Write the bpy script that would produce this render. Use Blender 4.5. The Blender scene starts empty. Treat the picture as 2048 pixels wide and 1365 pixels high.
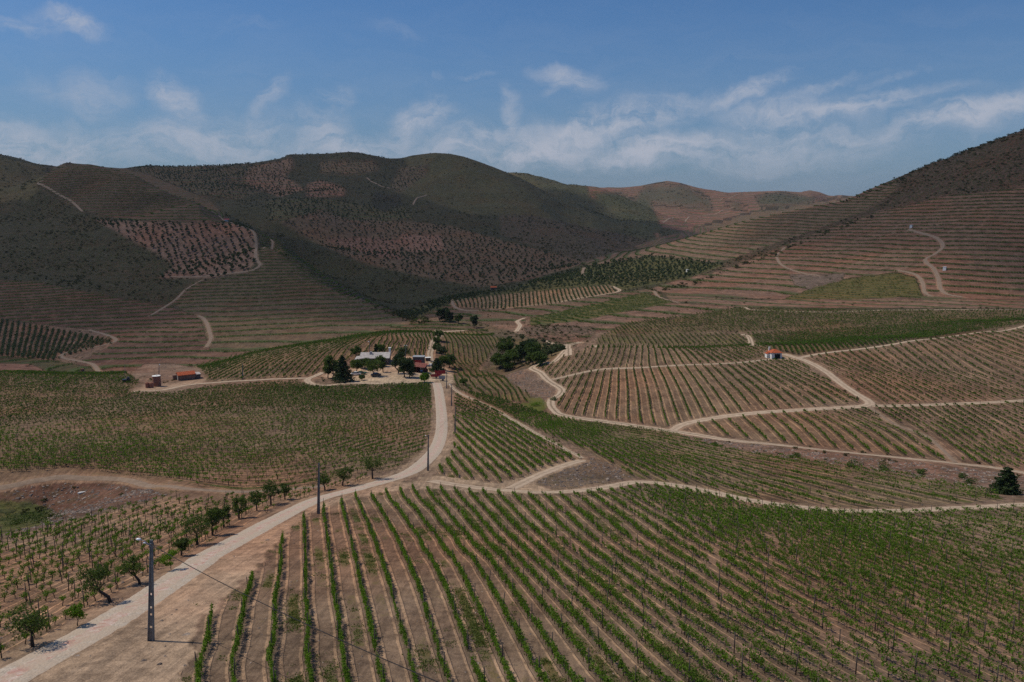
import bpy, bmesh, math, random
import numpy as np
from mathutils import Vector, Matrix

# ------------------------------------------------------------------ camera, sky, sun, exposure
scene = bpy.context.scene
C = scene.collection
CAMZ = 100.0
FPX = 1600.0                       # focal length in pixels of the 2048 px wide photograph
PITCH = math.atan(282.5 / FPX)     # the level horizon sits at y = 400
cam_d = bpy.data.cameras.new('camera')
cam_d.sensor_width = 36.0
cam_d.lens = 36.0 * FPX / 2048.0
cam_d.clip_start = 0.5
cam_d.clip_end = 60000
cam = bpy.data.objects.new('camera', cam_d)
cam.location = (0, 0, CAMZ)
cam.rotation_euler = (math.radians(90) - PITCH, 0, 0)
C.objects.link(cam)
scene.camera = cam

SUN_EL, SUN_AZ = math.radians(57), math.radians(-81)   # azimuth clockwise from +Y
sun_dir = Vector((math.sin(SUN_AZ) * math.cos(SUN_EL), math.cos(SUN_AZ) * math.cos(SUN_EL), math.sin(SUN_EL)))
sd = bpy.data.lights.new('sun', 'SUN')
sd.energy = 4.6
sd.angle = math.radians(0.5)
sd.color = (1.0, 0.90, 0.74)
sun = bpy.data.objects.new('sun', sd)
sun.location = (-200, 100, 400)
sun.rotation_euler = (-sun_dir).to_track_quat('-Z', 'Y').to_euler()
C.objects.link(sun)

scene.view_settings.view_transform = 'Standard'
scene.view_settings.look = 'None'
scene.view_settings.exposure = -0.58
scene.view_settings.gamma = 1.0
scene.cycles.max_bounces = 5
scene.cycles.diffuse_bounces = 2
scene.cycles.transmission_bounces = 3
scene.cycles.transparent_max_bounces = 8
scene.cycles.volume_bounces = 0
scene.cycles.use_denoising = False


class NT:
    """Small helper round a node tree."""
    def __init__(self, tree):
        self.t = tree
        self.n = tree.nodes
        self.l = tree.links

    def new(self, typ, **kw):
        nd = self.n.new(typ)
        for k, v in kw.items():
            setattr(nd, k, v)
        return nd

    def link(self, a, b):
        self.l.new(a, b)

    def put(self, sock, v):
        if hasattr(v, 'is_output') or isinstance(v, bpy.types.NodeSocket):
            self.l.new(v, sock)
        else:
            if isinstance(v, (tuple, list)) and len(v) == 3 and sock.type == 'RGBA':
                v = (*v, 1)
            sock.default_value = v

    def math(self, op, a, b=None, c=None, clamp=False):
        nd = self.new('ShaderNodeMath', operation=op)
        nd.use_clamp = clamp
        self.put(nd.inputs[0], a)
        if b is not None: self.put(nd.inputs[1], b)
        if c is not None: self.put(nd.inputs[2], c)
        return nd.outputs[0]

    def vmath(self, op, a, b=None, scale=None):
        nd = self.new('ShaderNodeVectorMath', operation=op)
        self.put(nd.inputs[0], a)
        if b is not None: self.put(nd.inputs[1], b)
        if scale is not None: self.put(nd.inputs['Scale'], scale)
        return nd.outputs['Value'] if op in ('DOT_PRODUCT', 'LENGTH', 'DISTANCE') else nd.outputs[0]

    def step(self, v, lo, hi, a=0.0, b=1.0):
        nd = self.new('ShaderNodeMapRange', interpolation_type='SMOOTHSTEP')
        self.put(nd.inputs['Value'], v)
        self.put(nd.inputs['From Min'], lo); self.put(nd.inputs['From Max'], hi)
        self.put(nd.inputs['To Min'], a); self.put(nd.inputs['To Max'], b)
        return nd.outputs['Result']

    def noise(self, vec, scale, detail=3, rough=0.55, dist=0.0):
        nd = self.new('ShaderNodeTexNoise')
        nd.noise_dimensions = '3D'
        self.put(nd.inputs['Vector'], vec)
        nd.inputs['Scale'].default_value = scale
        nd.inputs['Detail'].default_value = detail
        nd.inputs['Roughness'].default_value = rough
        nd.inputs['Distortion'].default_value = dist
        return nd.outputs['Fac']

    def mix(self, f, a, b, blend='MIX'):
        nd = self.new('ShaderNodeMix', data_type='RGBA', blend_type=blend)
        nd.clamp_factor = True
        self.put(nd.inputs['Factor'], f)
        self.put(nd.inputs['A'], a); self.put(nd.inputs['B'], b)
        return nd.outputs['Result']

    def tone(self, v, lo, hi, col_lo, col_hi):
        return self.mix(self.step(v, lo, hi), col_lo, col_hi)


# the sky: Nishita light with high thin cloud, all of it at infinity
world = bpy.data.worlds.new('World')
scene.world = world
world.use_nodes = True
w = NT(world.node_tree)
w.n.clear()
wo = w.new('ShaderNodeOutputWorld')
bg = w.new('ShaderNodeBackground')
bg.inputs['Strength'].default_value = 0.085
w.link(bg.outputs[0], wo.inputs['Surface'])
sky = w.new('ShaderNodeTexSky', sky_type='NISHITA')
sky.sun_disc = False
sky.sun_elevation = SUN_EL
sky.sun_rotation = SUN_AZ % (2 * math.pi)
sky.altitude = 900
sky.air_density = 1.0
sky.dust_density = 1.2
sky.ozone_density = 2.2
geo = w.new('ShaderNodeTexCoord').outputs['Generated']
sep = w.new('ShaderNodeSeparateXYZ'); w.link(geo, sep.inputs[0])
dx, dy, dz = sep.outputs
azn = w.math('ARCTAN2', dx, dy)                     # azimuth, 0 = straight ahead
eln = w.math('ARCSINE', dz)


def pix_dir(px, py):
    u, v = (px - 1024) / FPX, (682.5 - py) / FPX
    d = np.array([u, math.cos(PITCH) + v * math.sin(PITCH), -math.sin(PITCH) + v * math.cos(PITCH)])
    return d / np.linalg.norm(d)


SKY_CLOUDS = [   # centre x, centre y, half length, half height (photo pixels), slope, strength, streak
    (135, 52, 42, 20, -0.25, 0.75), (45, 48, 46, 14, -0.3, 0.35), (190, 190, 52, 40, 0.25, 0.42), (90, 175, 40, 22, -0.4, 0.2),
    (350, 185, 48, 34, -0.7, 0.6), (385, 215, 36, 20, -0.3, 0.35), (530, 195, 42, 17, 0.8, 0.45), (668, 203, 40, 22, 0.3, 0.5),
    (25, 275, 75, 34, -0.15, 0.6), (140, 290, 90, 36, 0.05, 0.55), (360, 275, 120, 44, 0.1, 0.55), (480, 268, 90, 38, 0.1, 0.6),
    (640, 255, 60, 36, -0.1, 0.55), (690, 292, 120, 26, -0.02, 0.6), (850, 243, 55, 28, 0.15, 0.75), (800, 280, 80, 22, 0.3, 0.5),
    (925, 283, 80, 30, 0.2, 0.65), (1020, 225, 20, 48, 0.2, 0.45), (1010, 262, 34, 20, 0.5, 0.4), (955, 154, 32, 9, 0.1, 0.45),
    (1135, 158, 62, 24, -0.25, 0.62), (1120, 175, 34, 12, 0.6, 0.3), (870, 205, 26, 12, -0.1, 0.25), (1050, 300, 130, 44, 0.15, 0.6),
    (1240, 245, 130, 36, 0.2, 0.75), (1130, 280, 130, 34, 0.15, 0.55), (1375, 200, 50, 18, 0.15, 0.4), (1495, 188, 72, 19, 0.3, 0.65),
    (1430, 212, 60, 10, 0.2, 0.35), (1310, 295, 160, 30, 0.08, 0.7), (1540, 225, 90, 26, 0.05, 0.55), (1600, 240, 150, 26, 0.1, 0.55),
    (1740, 215, 130, 20, 0.12, 0.62), (1650, 185, 90, 9, 0.22, 0.35), (1780, 165, 50, 9, 0.35, 0.3), (1980, 225, 160, 26, 0.2, 0.6),
    (1900, 245, 120, 22, 0.15, 0.45), (1500, 290, 260, 24, 0.06, 0.5), (1700, 285, 280, 26, 0.1, 0.42), (1130, 320, 260, 22, 0.0, 0.42),
    (300, 312, 330, 26, 0.0, 0.38), (790, 312, 240, 22, 0.0, 0.38), (1450, 325, 260, 20, 0.02, 0.35), (2040, 195, 70, 12, 0.2, 0.4),
    (870, 158, 14, 8, 0.0, 0.2), (520, 52, 60, 14, 0.1, 0.12), (790, 70, 50, 20, -0.3, 0.14), (1190, 218, 22, 9, 0.0, 0.3)]
comb = w.new('ShaderNodeCombineXYZ')
w.link(azn, comb.inputs[0]); w.link(eln, comb.inputs[1])
ae = comb.outputs[0]
warp = w.new('ShaderNodeTexNoise'); warp.inputs['Scale'].default_value = 9; warp.inputs['Detail'].default_value = 5
warp.inputs['Roughness'].default_value = 0.6
w.link(ae, warp.inputs['Vector'])
wv = w.vmath('SCALE', w.vmath('SUBTRACT', warp.outputs['Color'], (0.5, 0.5, 0.5)), scale=0.085)
aew = w.vmath('ADD', ae, wv)
acc = None
for (cx, cy, hl, hh, sl, st) in SKY_CLOUDS:
    d = pix_dir(cx, cy)
    a0, e0 = math.atan2(d[0], d[1]), math.asin(d[2])
    mp = w.new('ShaderNodeMapping', vector_type='TEXTURE')
    mp.inputs['Location'].default_value = (a0, e0, 0)
    mp.inputs['Rotation'].default_value = (0, 0, math.atan(sl))
    mp.inputs['Scale'].default_value = (hl / FPX * 1.22, hh / FPX * 1.08, 1)
    w.link(aew, mp.inputs['Vector'])
    ln = w.vmath('LENGTH', mp.outputs[0])
    v = w.step(ln, 0.1, 1.25, st, 0.0)
    acc = v if acc is None else w.math('MAXIMUM', w.math('MULTIPLY_ADD', acc, 1.0, w.math('MULTIPLY', v, 0.45)), v)
# wispy break-up, streaks leaning as the cirrus does
mp = w.new('ShaderNodeMapping'); mp.inputs['Rotation'].default_value = (0, 0, -0.35); mp.inputs['Scale'].default_value = (9, 44, 1)
w.link(aew, mp.inputs['Vector'])
n1 = w.noise(mp.outputs[0], 1.0, 9, 0.66, 0.5)
n2 = w.noise(aew, 34, 8, 0.68, 0.4)
brk = w.math('ADD', w.math('MULTIPLY', n1, 0.65), w.math('MULTIPLY', n2, 0.5))
cl = w.math('MULTIPLY', acc, w.step(brk, 0.37, 0.68))
veil = w.math('MULTIPLY', w.step(eln, 0.34, 0.02, 0.0, 0.10), w.step(n1, 0.35, 0.75))
cl = w.math('MINIMUM', w.math('ADD', cl, veil), 0.9)
up = w.step(dz, -0.02, 0.0)
cl = w.math('MULTIPLY', cl, up)
hz = w.step(eln, 0.26, 0.0, 0.0, 0.55)
skyc = w.mix(1.0, sky.outputs[0], (0.66, 1.05, 1.44), 'MULTIPLY')
skyc = w.mix(hz, skyc, (2.9, 4.1, 6.0))
fin = w.mix(cl, skyc, (8.0, 8.5, 9.9))
w.link(fin, bg.inputs['Color'])

# ------------------------------------------------------------------ the lie of the land
rng = np.random.default_rng(7)
random.seed(7)


def ray_slope(px, py):
    """azimuth and elevation slope (dz per metre of ground distance) of the sight line to a pixel."""
    u, v = (np.asarray(px, float) - 1024) / FPX, (682.5 - np.asarray(py, float)) / FPX
    X, Y, Z = u, math.cos(PITCH) + v * math.sin(PITCH), -math.sin(PITCH) + v * math.cos(PITCH)
    return np.arctan2(X, Y), Z / np.hypot(X, Y), Y / np.hypot(X, Y)


CTRL = []   # seen points: (px, py, forward distance Y)
def P(*pts):
    for (px, py, Y) in pts:
        az, s, cy = ray_slope(px, py)
        r = Y / cy
        CTRL.append((float(az), math.log(r), float(s * r)))
def H(*pts):   # unseen points: (px, forward distance Y, height relative to the camera)
    for (px, Y, z) in pts:
        az, s, cy = ray_slope(px, 400)
        CTRL.append((float(az), math.log(Y / cy), float(z)))

for px in (-300, 300, 1024, 1700, 2350):
    H((px, 13, -21.5), (px, 25, -25))
P((-250, 1365, 46), (0, 1365, 46), (302, 1365, 46), (700, 1365, 46), (1024, 1365, 46), (1500, 1365, 46.5), (2048, 1365, 48), (2300, 1365, 49))
P((302, 1282, 54), (637, 1028, 113), (856, 942, 160), (910, 866, 224), (885, 780, 290), (860, 757, 312))
P((0, 1200, 65), (-250, 1200, 64), (700, 1200, 65), (1400, 1200, 65.5), (2048, 1200, 69), (2300, 1200, 71))
P((400, 1100, 87), (1024, 1100, 86), (1700, 1100, 88), (2048, 1100, 90), (2300, 1090, 94), (0, 1100, 88), (-250, 1100, 86))
P((1080, 975, 142), (800, 975, 140), (1260, 962, 149), (1500, 1000, 128), (1700, 1020, 118), (2048, 1012, 121), (2300, 1005, 124))
P((1500, 950, 155), (1800, 975, 140), (1300, 915, 185), (1600, 920, 175), (1850, 955, 156), (2048, 985, 138), (2300, 985, 138))
P((1500, 893, 196), (1700, 910, 186), (1900, 935, 171), (2048, 955, 162), (2300, 965, 160))
P((1350, 862, 225), (1700, 900, 196), (2048, 945, 170), (1100, 815, 262), (1060, 735, 335), (2300, 955, 168))
P((1300, 760, 288), (1300, 697, 350), (1500, 692, 352), (1740, 810, 243), (1549, 715, 320), (2048, 800, 243), (2300, 795, 245), (1900, 730, 300))
P((2048, 650, 390), (2048, 640, 410), (2300, 640, 410), (1800, 680, 350), (1450, 800, 250), (1600, 860, 218), (1200, 740, 318), (1130, 700, 352))
P((1150, 880, 212), (1180, 915, 178), (1050, 850, 235), (1010, 800, 275), (950, 760, 318), (1010, 745, 352))
P((880, 690, 395), (870, 667, 445), (750, 672, 440), (620, 690, 410), (520, 705, 395), (430, 735, 355), (700, 720, 350), (950, 690, 405))
P((0, 745, 335), (300, 745, 340), (600, 755, 318), (313, 772, 305), (0, 800, 265), (-250, 800, 262), (300, 850, 213), (0, 880, 193), (-250, 745, 335))
P((600, 850, 222), (750, 930, 165), (500, 900, 180), (120, 955, 163), (0, 952, 162), (-250, 955, 158), (330, 975, 142), (500, 985, 139))
P((40, 1030, 149), (110, 1000, 156), (0, 1030, 147), (-200, 1020, 148), (0, 1068, 117), (170, 1030, 125), (-250, 1075, 112), (300, 1005, 130))
P((780, 720, 352), (845, 850, 232), (700, 860, 222), (960, 870, 218))
# past the crests
H((0, 385, -84), (300, 385, -86), (150, 430, -97), (430, 430, -92), (620, 460, -92), (-250, 385, -84), (750, 490, -92), (870, 500, -90))
H((1300, 392, -76), (1500, 392, -73), (1800, 395, -68), (2048, 440, -67), (1130, 400, -78), (2300, 440, -67))
P((1300, 685, 432), (1500, 665, 440), (1700, 652, 445), (1110, 690, 440), (1050, 715, 400), (1000, 700, 420), (1480, 655, 452), (1020, 680, 440))
P((1250, 640, 520), (1500, 620, 535), (1700, 620, 520), (2048, 625, 480), (2048, 600, 545), (2300, 600, 545), (1300, 600, 630), (1150, 650, 500), (1050, 650, 555))
P((1000, 640, 600), (960, 655, 540), (1180, 620, 600), (1000, 600, 740), (910, 605, 770), (1230, 575, 750), (1100, 560, 860), (1180, 530, 1000), (890, 635, 600))
P((960, 585, 860), (1290, 500, 1080), (1400, 470, 1110), (1500, 440, 1130), (1600, 420, 1100), (1690, 405, 1080), (1780, 365, 1050), (1870, 322, 1020), (1960, 292, 985), (2048, 262, 950), (2250, 190, 900))
P((1500, 520, 850), (1400, 560, 760), (1500, 580, 670), (1700, 500, 800), (1700, 570, 640), (1850, 450, 790), (1850, 560, 610), (2048, 450, 700), (2048, 540, 600), (2048, 370, 800), (2250, 370, 760), (2250, 540, 600), (1600, 460, 960), (1300, 545, 880), (1370, 585, 680))
P((1860, 395, 880), (1750, 420, 930))
# left hill
P((0, 720, 520), (60, 738, 470), (200, 700, 540), (0, 650, 630), (230, 640, 640), (400, 700, 520), (420, 650, 580), (600, 688, 510), (600, 640, 610), (500, 560, 750), (600, 600, 690), (700, 640, 630), (820, 643, 640), (-250, 720, 520), (-250, 650, 630), (740, 660, 570))
RIDGE_A = [(750, 610, 700), (700, 588, 735), (650, 556, 775), (600, 522, 810), (560, 495, 850), (510, 462, 900), (450, 440, 940), (400, 411, 1000), (330, 384, 1080), (270, 352, 1150), (225, 338, 1190), (180, 330, 1210), (140, 332, 1220), (112, 338, 1220), (85, 352, 1215), (40, 372, 1210), (0, 380, 1200)]
P(*RIDGE_A)
P((300, 420, 1050), (230, 442, 1000), (200, 520, 860), (320, 560, 780), (345, 602, 715), (100, 460, 960), (0, 500, 870), (0, 560, 750), (150, 595, 690), (0, 405, 1100), (30, 385, 1180), (480, 500, 880), (400, 550, 790), (140, 400, 1100), (-250, 560, 740), (-250, 480, 870), (-250, 380, 1130))
P((0, 310, 1800), (60, 329, 1800), (95, 345, 1800), (-250, 270, 1750))
H((300, 1420, -60), (180, 1500, -40), (400, 1300, -85), (500, 1180, -84), (600, 1020, -98), (700, 890, -110), (780, 780, -112), (60, 1500, -10), (-250, 1450, 20), (840, 720, -104))
H((0, 2300, 40), (-250, 2300, 60))
# middle hill
P((560, 472, 1150), (630, 500, 1120), (700, 526, 1080), (780, 548, 1030), (850, 566, 980), (950, 590, 900), (660, 590, 900), (780, 606, 850), (600, 530, 1000))
P((560, 440, 1350), (640, 420, 1500), (700, 440, 1480), (800, 442, 1480), (900, 452, 1450), (1000, 480, 1350), (1080, 500, 1250), (1165, 526, 1110), (760, 500, 1280), (1000, 545, 1060), (900, 520, 1150))
P((280, 338, 2000), (340, 335, 2050), (400, 332, 2100), (500, 329, 2150), (540, 322, 2150), (575, 310, 2150), (640, 309, 2200), (700, 305, 2250), (740, 310, 2260), (780, 320, 2260), (825, 311, 2200), (870, 307, 2150), (910, 310, 2120), (940, 318, 2100), (1000, 340, 2050), (1040, 356, 2000), (1085, 380, 1930), (1130, 408, 1850), (1180, 430, 1780), (1240, 456, 1700), (1330, 491, 1500))
P((400, 385, 1650), (500, 375, 1800), (600, 385, 1750), (700, 375, 1800), (460, 425, 1450), (1100, 465, 1480), (1200, 500, 1330), (900, 380, 1850), (1000, 420, 1700), (1050, 480, 1400), (620, 345, 2000), (850, 345, 2000), (300, 365, 1800))
H((1400, 1900, -90), (1200, 2250, -60), (1050, 2350, -30), (870, 2500, 20), (575, 2500, 40), (300, 2400, 0), (1500, 1500, -90), (1700, 1350, -90), (1870, 1300, -60), (2048, 1250, -30), (2250, 1200, 0), (1300, 1350, -100))
P((1000, 346, 2750), (1060, 357, 2750), (1120, 371, 2750), (1190, 380, 2750), (1250, 412, 2550), (1330, 455, 2250))
P((1180, 381, 3900), (1250, 374, 4000), (1300, 367, 4000), (1335, 363, 4000), (1400, 377, 4000), (1455, 386, 4000), (1530, 382, 4000), (1620, 382, 3900), (1655, 390, 3800), (1690, 403, 3700), (1330, 430, 3200), (1400, 465, 2800), (1500, 440, 2950), (1600, 410, 3300))
H((1200, 3200, -60), (900, 4000, -50), (400, 4000, -50), (0, 4000, -20), (-250, 4000, 0), (1900, 4000, -60), (2250, 4000, -60), (1900, 2500, -120), (2250, 2500, -120), (1690, 2300, -150))
for px in (-300, 200, 700, 1200, 1700, 2350):
    H((px, 6500, -120))

ct = np.array(CTRL)
def tps(ctrl, vals, lam=1e-6):
    n, d = ctrl.shape
    D = np.sqrt(((ctrl[:, None, :] - ctrl[None, :, :]) ** 2).sum(-1))
    K = D * D * np.log(D + 1e-12) + lam * np.eye(n)
    Pm = np.hstack([np.ones((n, 1)), ctrl])
    A = np.zeros((n + d + 1, n + d + 1))
    A[:n, :n] = K; A[:n, n:] = Pm; A[n:, :n] = Pm.T
    sol = np.linalg.solve(A, np.concatenate([vals, np.zeros(d + 1)]))
    wts, aff = sol[:n], sol[n:]
    def f(q):
        out = np.empty(len(q))
        for i in range(0, len(q), 20000):
            qq = q[i:i + 20000]
            R2 = ((qq[:, None, :] - ctrl[None, :, :]) ** 2).sum(-1) + 1e-20
            out[i:i + 20000] = (0.5 * R2 * np.log(R2)) @ wts + aff[0] + qq @ aff[1:]
        return out
    return f

fz = tps(ct[:, :2], ct[:, 2], 2e-5)

AZ = np.concatenate([np.linspace(-0.80, -0.665, 30)[:-1], np.linspace(-0.665, 0.665, 1480), np.linspace(0.665, 0.80, 30)[1:]])
RR = np.concatenate([np.geomspace(13, 44, 50)[:-1], np.geomspace(44, 460, 880)[:-1], np.geomspace(460, 2800, 620)[:-1], np.geomspace(2800, 6200, 70)])
NA, NR = len(AZ), len(RR)
LR = np.log(RR)
ca, cl_ = np.linspace(AZ[0] - 0.01, AZ[-1] + 0.01, 240), np.linspace(LR[0] - 0.03, LR[-1] + 0.03, 300)
ga, gl = np.meshgrid(ca, cl_)
zc = fz(np.stack([ga.ravel(), gl.ravel()], 1)).reshape(ga.shape)          # [r, az]

def cubic_rows(M, xs, q):
    """Catmull-Rom along axis 0 of M sampled at uniform xs."""
    t = (q - xs[0]) / (xs[1] - xs[0])
    i = np.clip(np.floor(t).astype(int), 1, len(xs) - 3)
    f = (t - i)[:, None]
    p0, p1, p2, p3 = M[i - 1], M[i], M[i + 1], M[i + 2]
    return p1 + 0.5 * f * (p2 - p0 + f * (2 * p0 - 5 * p1 + 4 * p2 - p3 + f * (3 * (p1 - p2) + p3 - p0)))

zf = cubic_rows(zc, cl_, LR)
zf = cubic_rows(zf.T.copy(), ca, AZ).T                                       # [NR, NA]
AG, RG = np.meshgrid(AZ, RR)
XG, YG = RG * np.sin(AG), RG * np.cos(AG)


def perlin(x, y, seed):
    r_ = np.random.default_rng(seed)
    perm = r_.permutation(512)
    ang = r_.random(512) * 2 * np.pi
    gx, gy = np.cos(ang), np.sin(ang)
    xi, yi = np.floor(x).astype(int), np.floor(y).astype(int)
    xf, yf = x - xi, y - yi
    def g(ix, iy, ax, ay):
        h = perm[(perm[ix & 511] + iy) & 511]
        return gx[h] * ax + gy[h] * ay
    u, v = xf * xf * xf * (xf * (xf * 6 - 15) + 10), yf * yf * yf * (yf * (yf * 6 - 15) + 10)
    a = g(xi, yi, xf, yf); b = g(xi + 1, yi, xf - 1, yf)
    c = g(xi, yi + 1, xf, yf - 1); d = g(xi + 1, yi + 1, xf - 1, yf - 1)
    return (a + (b - a) * u) + ((c + (d - c) * u) - (a + (b - a) * u)) * v


def sm(x, a, b):
    t = np.clip((x - a) / (b - a), 0, 1)
    return t * t * (3 - 2 * t)

far = 0.15 * sm(RG, 480, 800) + 0.30 * sm(RG, 800, 1050) + 0.55 * sm(RG, 1000, 1900)
zsm = zf.copy()                                                            # smooth land, for contours
ridged = lambda n: 0.5 - np.abs(n)
nz = (9.0 + 21.0 * sm(RG, 1150, 1500)) * (ridged(perlin(XG / 190, YG / 190, 1)) - 0.1) + 20.0 * (ridged(perlin(XG / 420, YG / 420, 11)) - 0.3) * sm(RG, 1200, 1700) + 4.0 * ridged(perlin(XG / 85 + 5, YG / 85, 2)) + 2.0 * perlin(XG / 34, YG / 34, 3)
zf = zf + (nz - 3.0) * far * (0.6 + 0.5 * sm(RG, 1200, 3500))
mid = sm(RG, 60, 500)
zf += 0.10 * perlin(XG / 9, YG / 9, 4) + 0.5 * mid * perlin(XG / 45, YG / 45, 5) + 0.03 * perlin(XG / 1.3, YG / 1.3, 6) * (1 - mid)

def crest_fix(crest, lo, hi, zz):
    """lift or lower a crest so that its height is the one seen; crest: (px, py, Y) left to right"""
    c = np.array(sorted(crest), float)
    az, s, cy = ray_slope(c[:, 0], c[:, 1])
    r = c[:, 2] / cy
    S = zz / RG
    rc = np.interp(AZ, az, r)
    sd_ = np.interp(AZ, az, s)
    band = (RG > rc[None] * lo) & (RG < rc[None] * hi)
    sa = np.where(band, S, -9).max(0)
    k = np.where((AZ > az[0] - 0.01) & (AZ < az[-1] + 0.01), sd_ - sa, 0)
    k = np.convolve(k, np.ones(5) / 5, 'same') * sm(AZ, az[0], az[0] + 0.035) * (1 - sm(AZ, az[-1] - 0.02, az[-1]))
    w_ = sm(RG / rc[None], lo, 0.97) * (1 - sm(RG / rc[None], 1.04, hi + 0.1))
    return zz + k[None] * rc[None] * w_
SKY_B = [(280, 337, 2000), (340, 334, 2050), (400, 332, 2100), (450, 331, 2120), (500, 327, 2150), (540, 321, 2150), (566, 316, 2150), (578, 309, 2150), (610, 309, 2180), (660, 307, 2220), (700, 304, 2250), (725, 307, 2260), (750, 313, 2260), (775, 319, 2260), (795, 318, 2240), (825, 311, 2200),
         (850, 308, 2170), (870, 306, 2150), (900, 308, 2120), (925, 313, 2110), (950, 321, 2090), (985, 334, 2060), (1020, 348, 2020), (1050, 361, 1980), (1085, 382, 1930), (1130, 408, 1850), (1180, 430, 1780), (1240, 456, 1700), (1330, 491, 1500)]
SKY_E = [(1290, 499, 1080), (1400, 469, 1110), (1500, 440, 1130), (1600, 419, 1100), (1640, 411, 1090), (1690, 402, 1080), (1730, 383, 1065), (1780, 362, 1050), (1830, 341, 1035), (1870, 324, 1020), (1895, 318, 1010), (1930, 302, 995), (1975, 286, 980), (2010, 274, 965), (2048, 260, 950), (2250, 190, 900)]
SKY_D = [(1180, 380, 3900), (1215, 376, 3950), (1250, 375, 4000), (1280, 372, 4000), (1310, 366, 4000), (1335, 362, 4000), (1360, 366, 4000), (1400, 377, 4000), (1455, 386, 4000), (1500, 384, 4000), (1560, 382, 3950), (1600, 385, 3900), (1620, 381, 3900), (1640, 385, 3850), (1660, 393, 3800), (1690, 405, 3700)]
zf = crest_fix(SKY_B, 0.86, 1.15, zf)
zf = crest_fix(SKY_E, 0.93, 1.10, zf)
zf = crest_fix(SKY_D, 0.88, 1.12, zf)
zf = crest_fix(RIDGE_A, 0.955, 1.06, zf)
zf = crest_fix([(-250, 272, 1750), (0, 310, 1800), (40, 318, 1800), (95, 336, 1800), (140, 350, 1800)], 0.9, 1.1, zf)
ZG = zf                                                                     # relative to the camera
SG = ZG / RG
CM = np.maximum.accumulate(SG, axis=0)
VIS = SG >= CM - 0.0012
den = YG * math.cos(PITCH) - ZG * math.sin(PITCH)
PXG = 1024 + FPX * XG / den
PYG = 682.5 - FPX * (ZG * math.cos(PITCH) + YG * math.sin(PITCH)) / den


def hit(px, py):
    """ground point under a pixel: x, y, z (world)."""
    az, s, _ = ray_slope(px, py)
    j = int(np.clip(np.searchsorted(AZ, az) - 1, 0, NA - 2))
    f = (az - AZ[j]) / (AZ[j + 1] - AZ[j])
    col = SG[:, j] * (1 - f) + SG[:, j + 1] * f
    k = int(np.argmax(col >= s))
    if col[k] < s:
        k = int(np.argmax(col))
    k = max(k, 1)
    d = col[k] - col[k - 1]
    t = 0 if d == 0 else np.clip((s - col[k - 1]) / d, 0, 1)
    r = RR[k - 1] + (RR[k] - RR[k - 1]) * t
    return np.array([r * math.sin(az), r * math.cos(az), r * (col[k - 1] + d * t) + CAMZ])


def ground(x, y, G=None):
    """ground height (world) at x, y, arrays allowed."""
    G = ZG if G is None else G
    x = np.asarray(x, float); y = np.asarray(y, float)
    az, r = np.arctan2(x, y), np.hypot(x, y)
    j = np.clip(np.searchsorted(AZ, az) - 1, 0, NA - 2)
    i = np.clip(np.searchsorted(RR, r) - 1, 0, NR - 2)
    fa = np.clip((az - AZ[j]) / (AZ[j + 1] - AZ[j]), 0, 1)
    fr = np.clip((r - RR[i]) / (RR[i + 1] - RR[i]), 0, 1)
    return (G[i, j] * (1 - fa) + G[i, j + 1] * fa) * (1 - fr) + (G[i + 1, j] * (1 - fa) + G[i + 1, j + 1] * fa) * fr + CAMZ


def gnear(x, y, G):
    az, r = np.arctan2(x, y), np.hypot(x, y)
    j = np.clip(np.searchsorted(AZ, az), 0, NA - 1)
    i = np.clip(np.searchsorted(RR, r), 0, NR - 1)
    return G[i, j]


def project(x, y, z):
    z = z - CAMZ
    dd = y * math.cos(PITCH) - z * math.sin(PITCH)
    return 1024 + FPX * x / dd, 682.5 - FPX * (z * math.cos(PITCH) + y * math.sin(PITCH)) / dd

# ------------------------------------------------------------------ regions: what grows where
TAN, RED, PINK = (0.30, 0.215, 0.150), (0.235, 0.140, 0.105), (0.30, 0.190, 0.145)
BROWN, PALE, DARK = (0.200, 0.135, 0.100), (0.42, 0.315, 0.235), (0.095, 0.075, 0.055)
OLIVE, SCRUB, GRASS = (0.120, 0.115, 0.052), (0.062, 0.057, 0.036), (0.110, 0.125, 0.048)
# name: polygon, soil, weeds 0-1, scrub 0-1, then either terrace height dz, or row guides [(row number, points)]
R_ = []
def reg(name, poly, soil, weed=0.2, scrub=0.0, dz=None, guides=None, style=None, sp=1.2, dens=1.0, size=1.0, rmax=9999, strip=1.0):
    R_.append(dict(name=name, poly=np.array(poly, float), soil=soil, weed=weed, scrub=scrub, dz=dz, guides=guides, style=style, sp=sp,
                   dens=dens, size=size, rmax=rmax, strip=strip))

# far hills
reg('far hill', [(-300, 100), (2400, 100), (2400, 620), (-300, 620)], SCRUB, 0.3, 0.7)
reg('hill c', [(1000, 330), (1200, 370), (1340, 500), (1150, 470)], (0.085, 0.085, 0.055), 0.2, 0.8)
reg('hill d', [(1170, 350), (1420, 350), (1700, 380), (1700, 500), (1330, 500), (1310, 470), (1290, 410), (1180, 395)], (0.24, 0.135, 0.108), 0.1, 0.15, dz=9)
reg('hill d dark', [(1290, 372), (1320, 368), (1370, 372), (1420, 398), (1425, 418), (1330, 412), (1270, 398)], (0.095, 0.085, 0.06), 0.1, 0.5)
reg('hill d dark', [(1180, 385), (1230, 388), (1300, 405), (1330, 470), (1290, 460), (1230, 420)], (0.075, 0.078, 0.05), 0.1, 0.8)
reg('hill d dark', [(1510, 392), (1560, 385), (1640, 398), (1600, 412), (1520, 412)], (0.085, 0.08, 0.055), 0.1, 0.7)
reg('hill d dark', [(1440, 402), (1480, 405), (1500, 420), (1470, 422)], (0.085, 0.08, 0.055), 0.1, 0.7)
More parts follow.
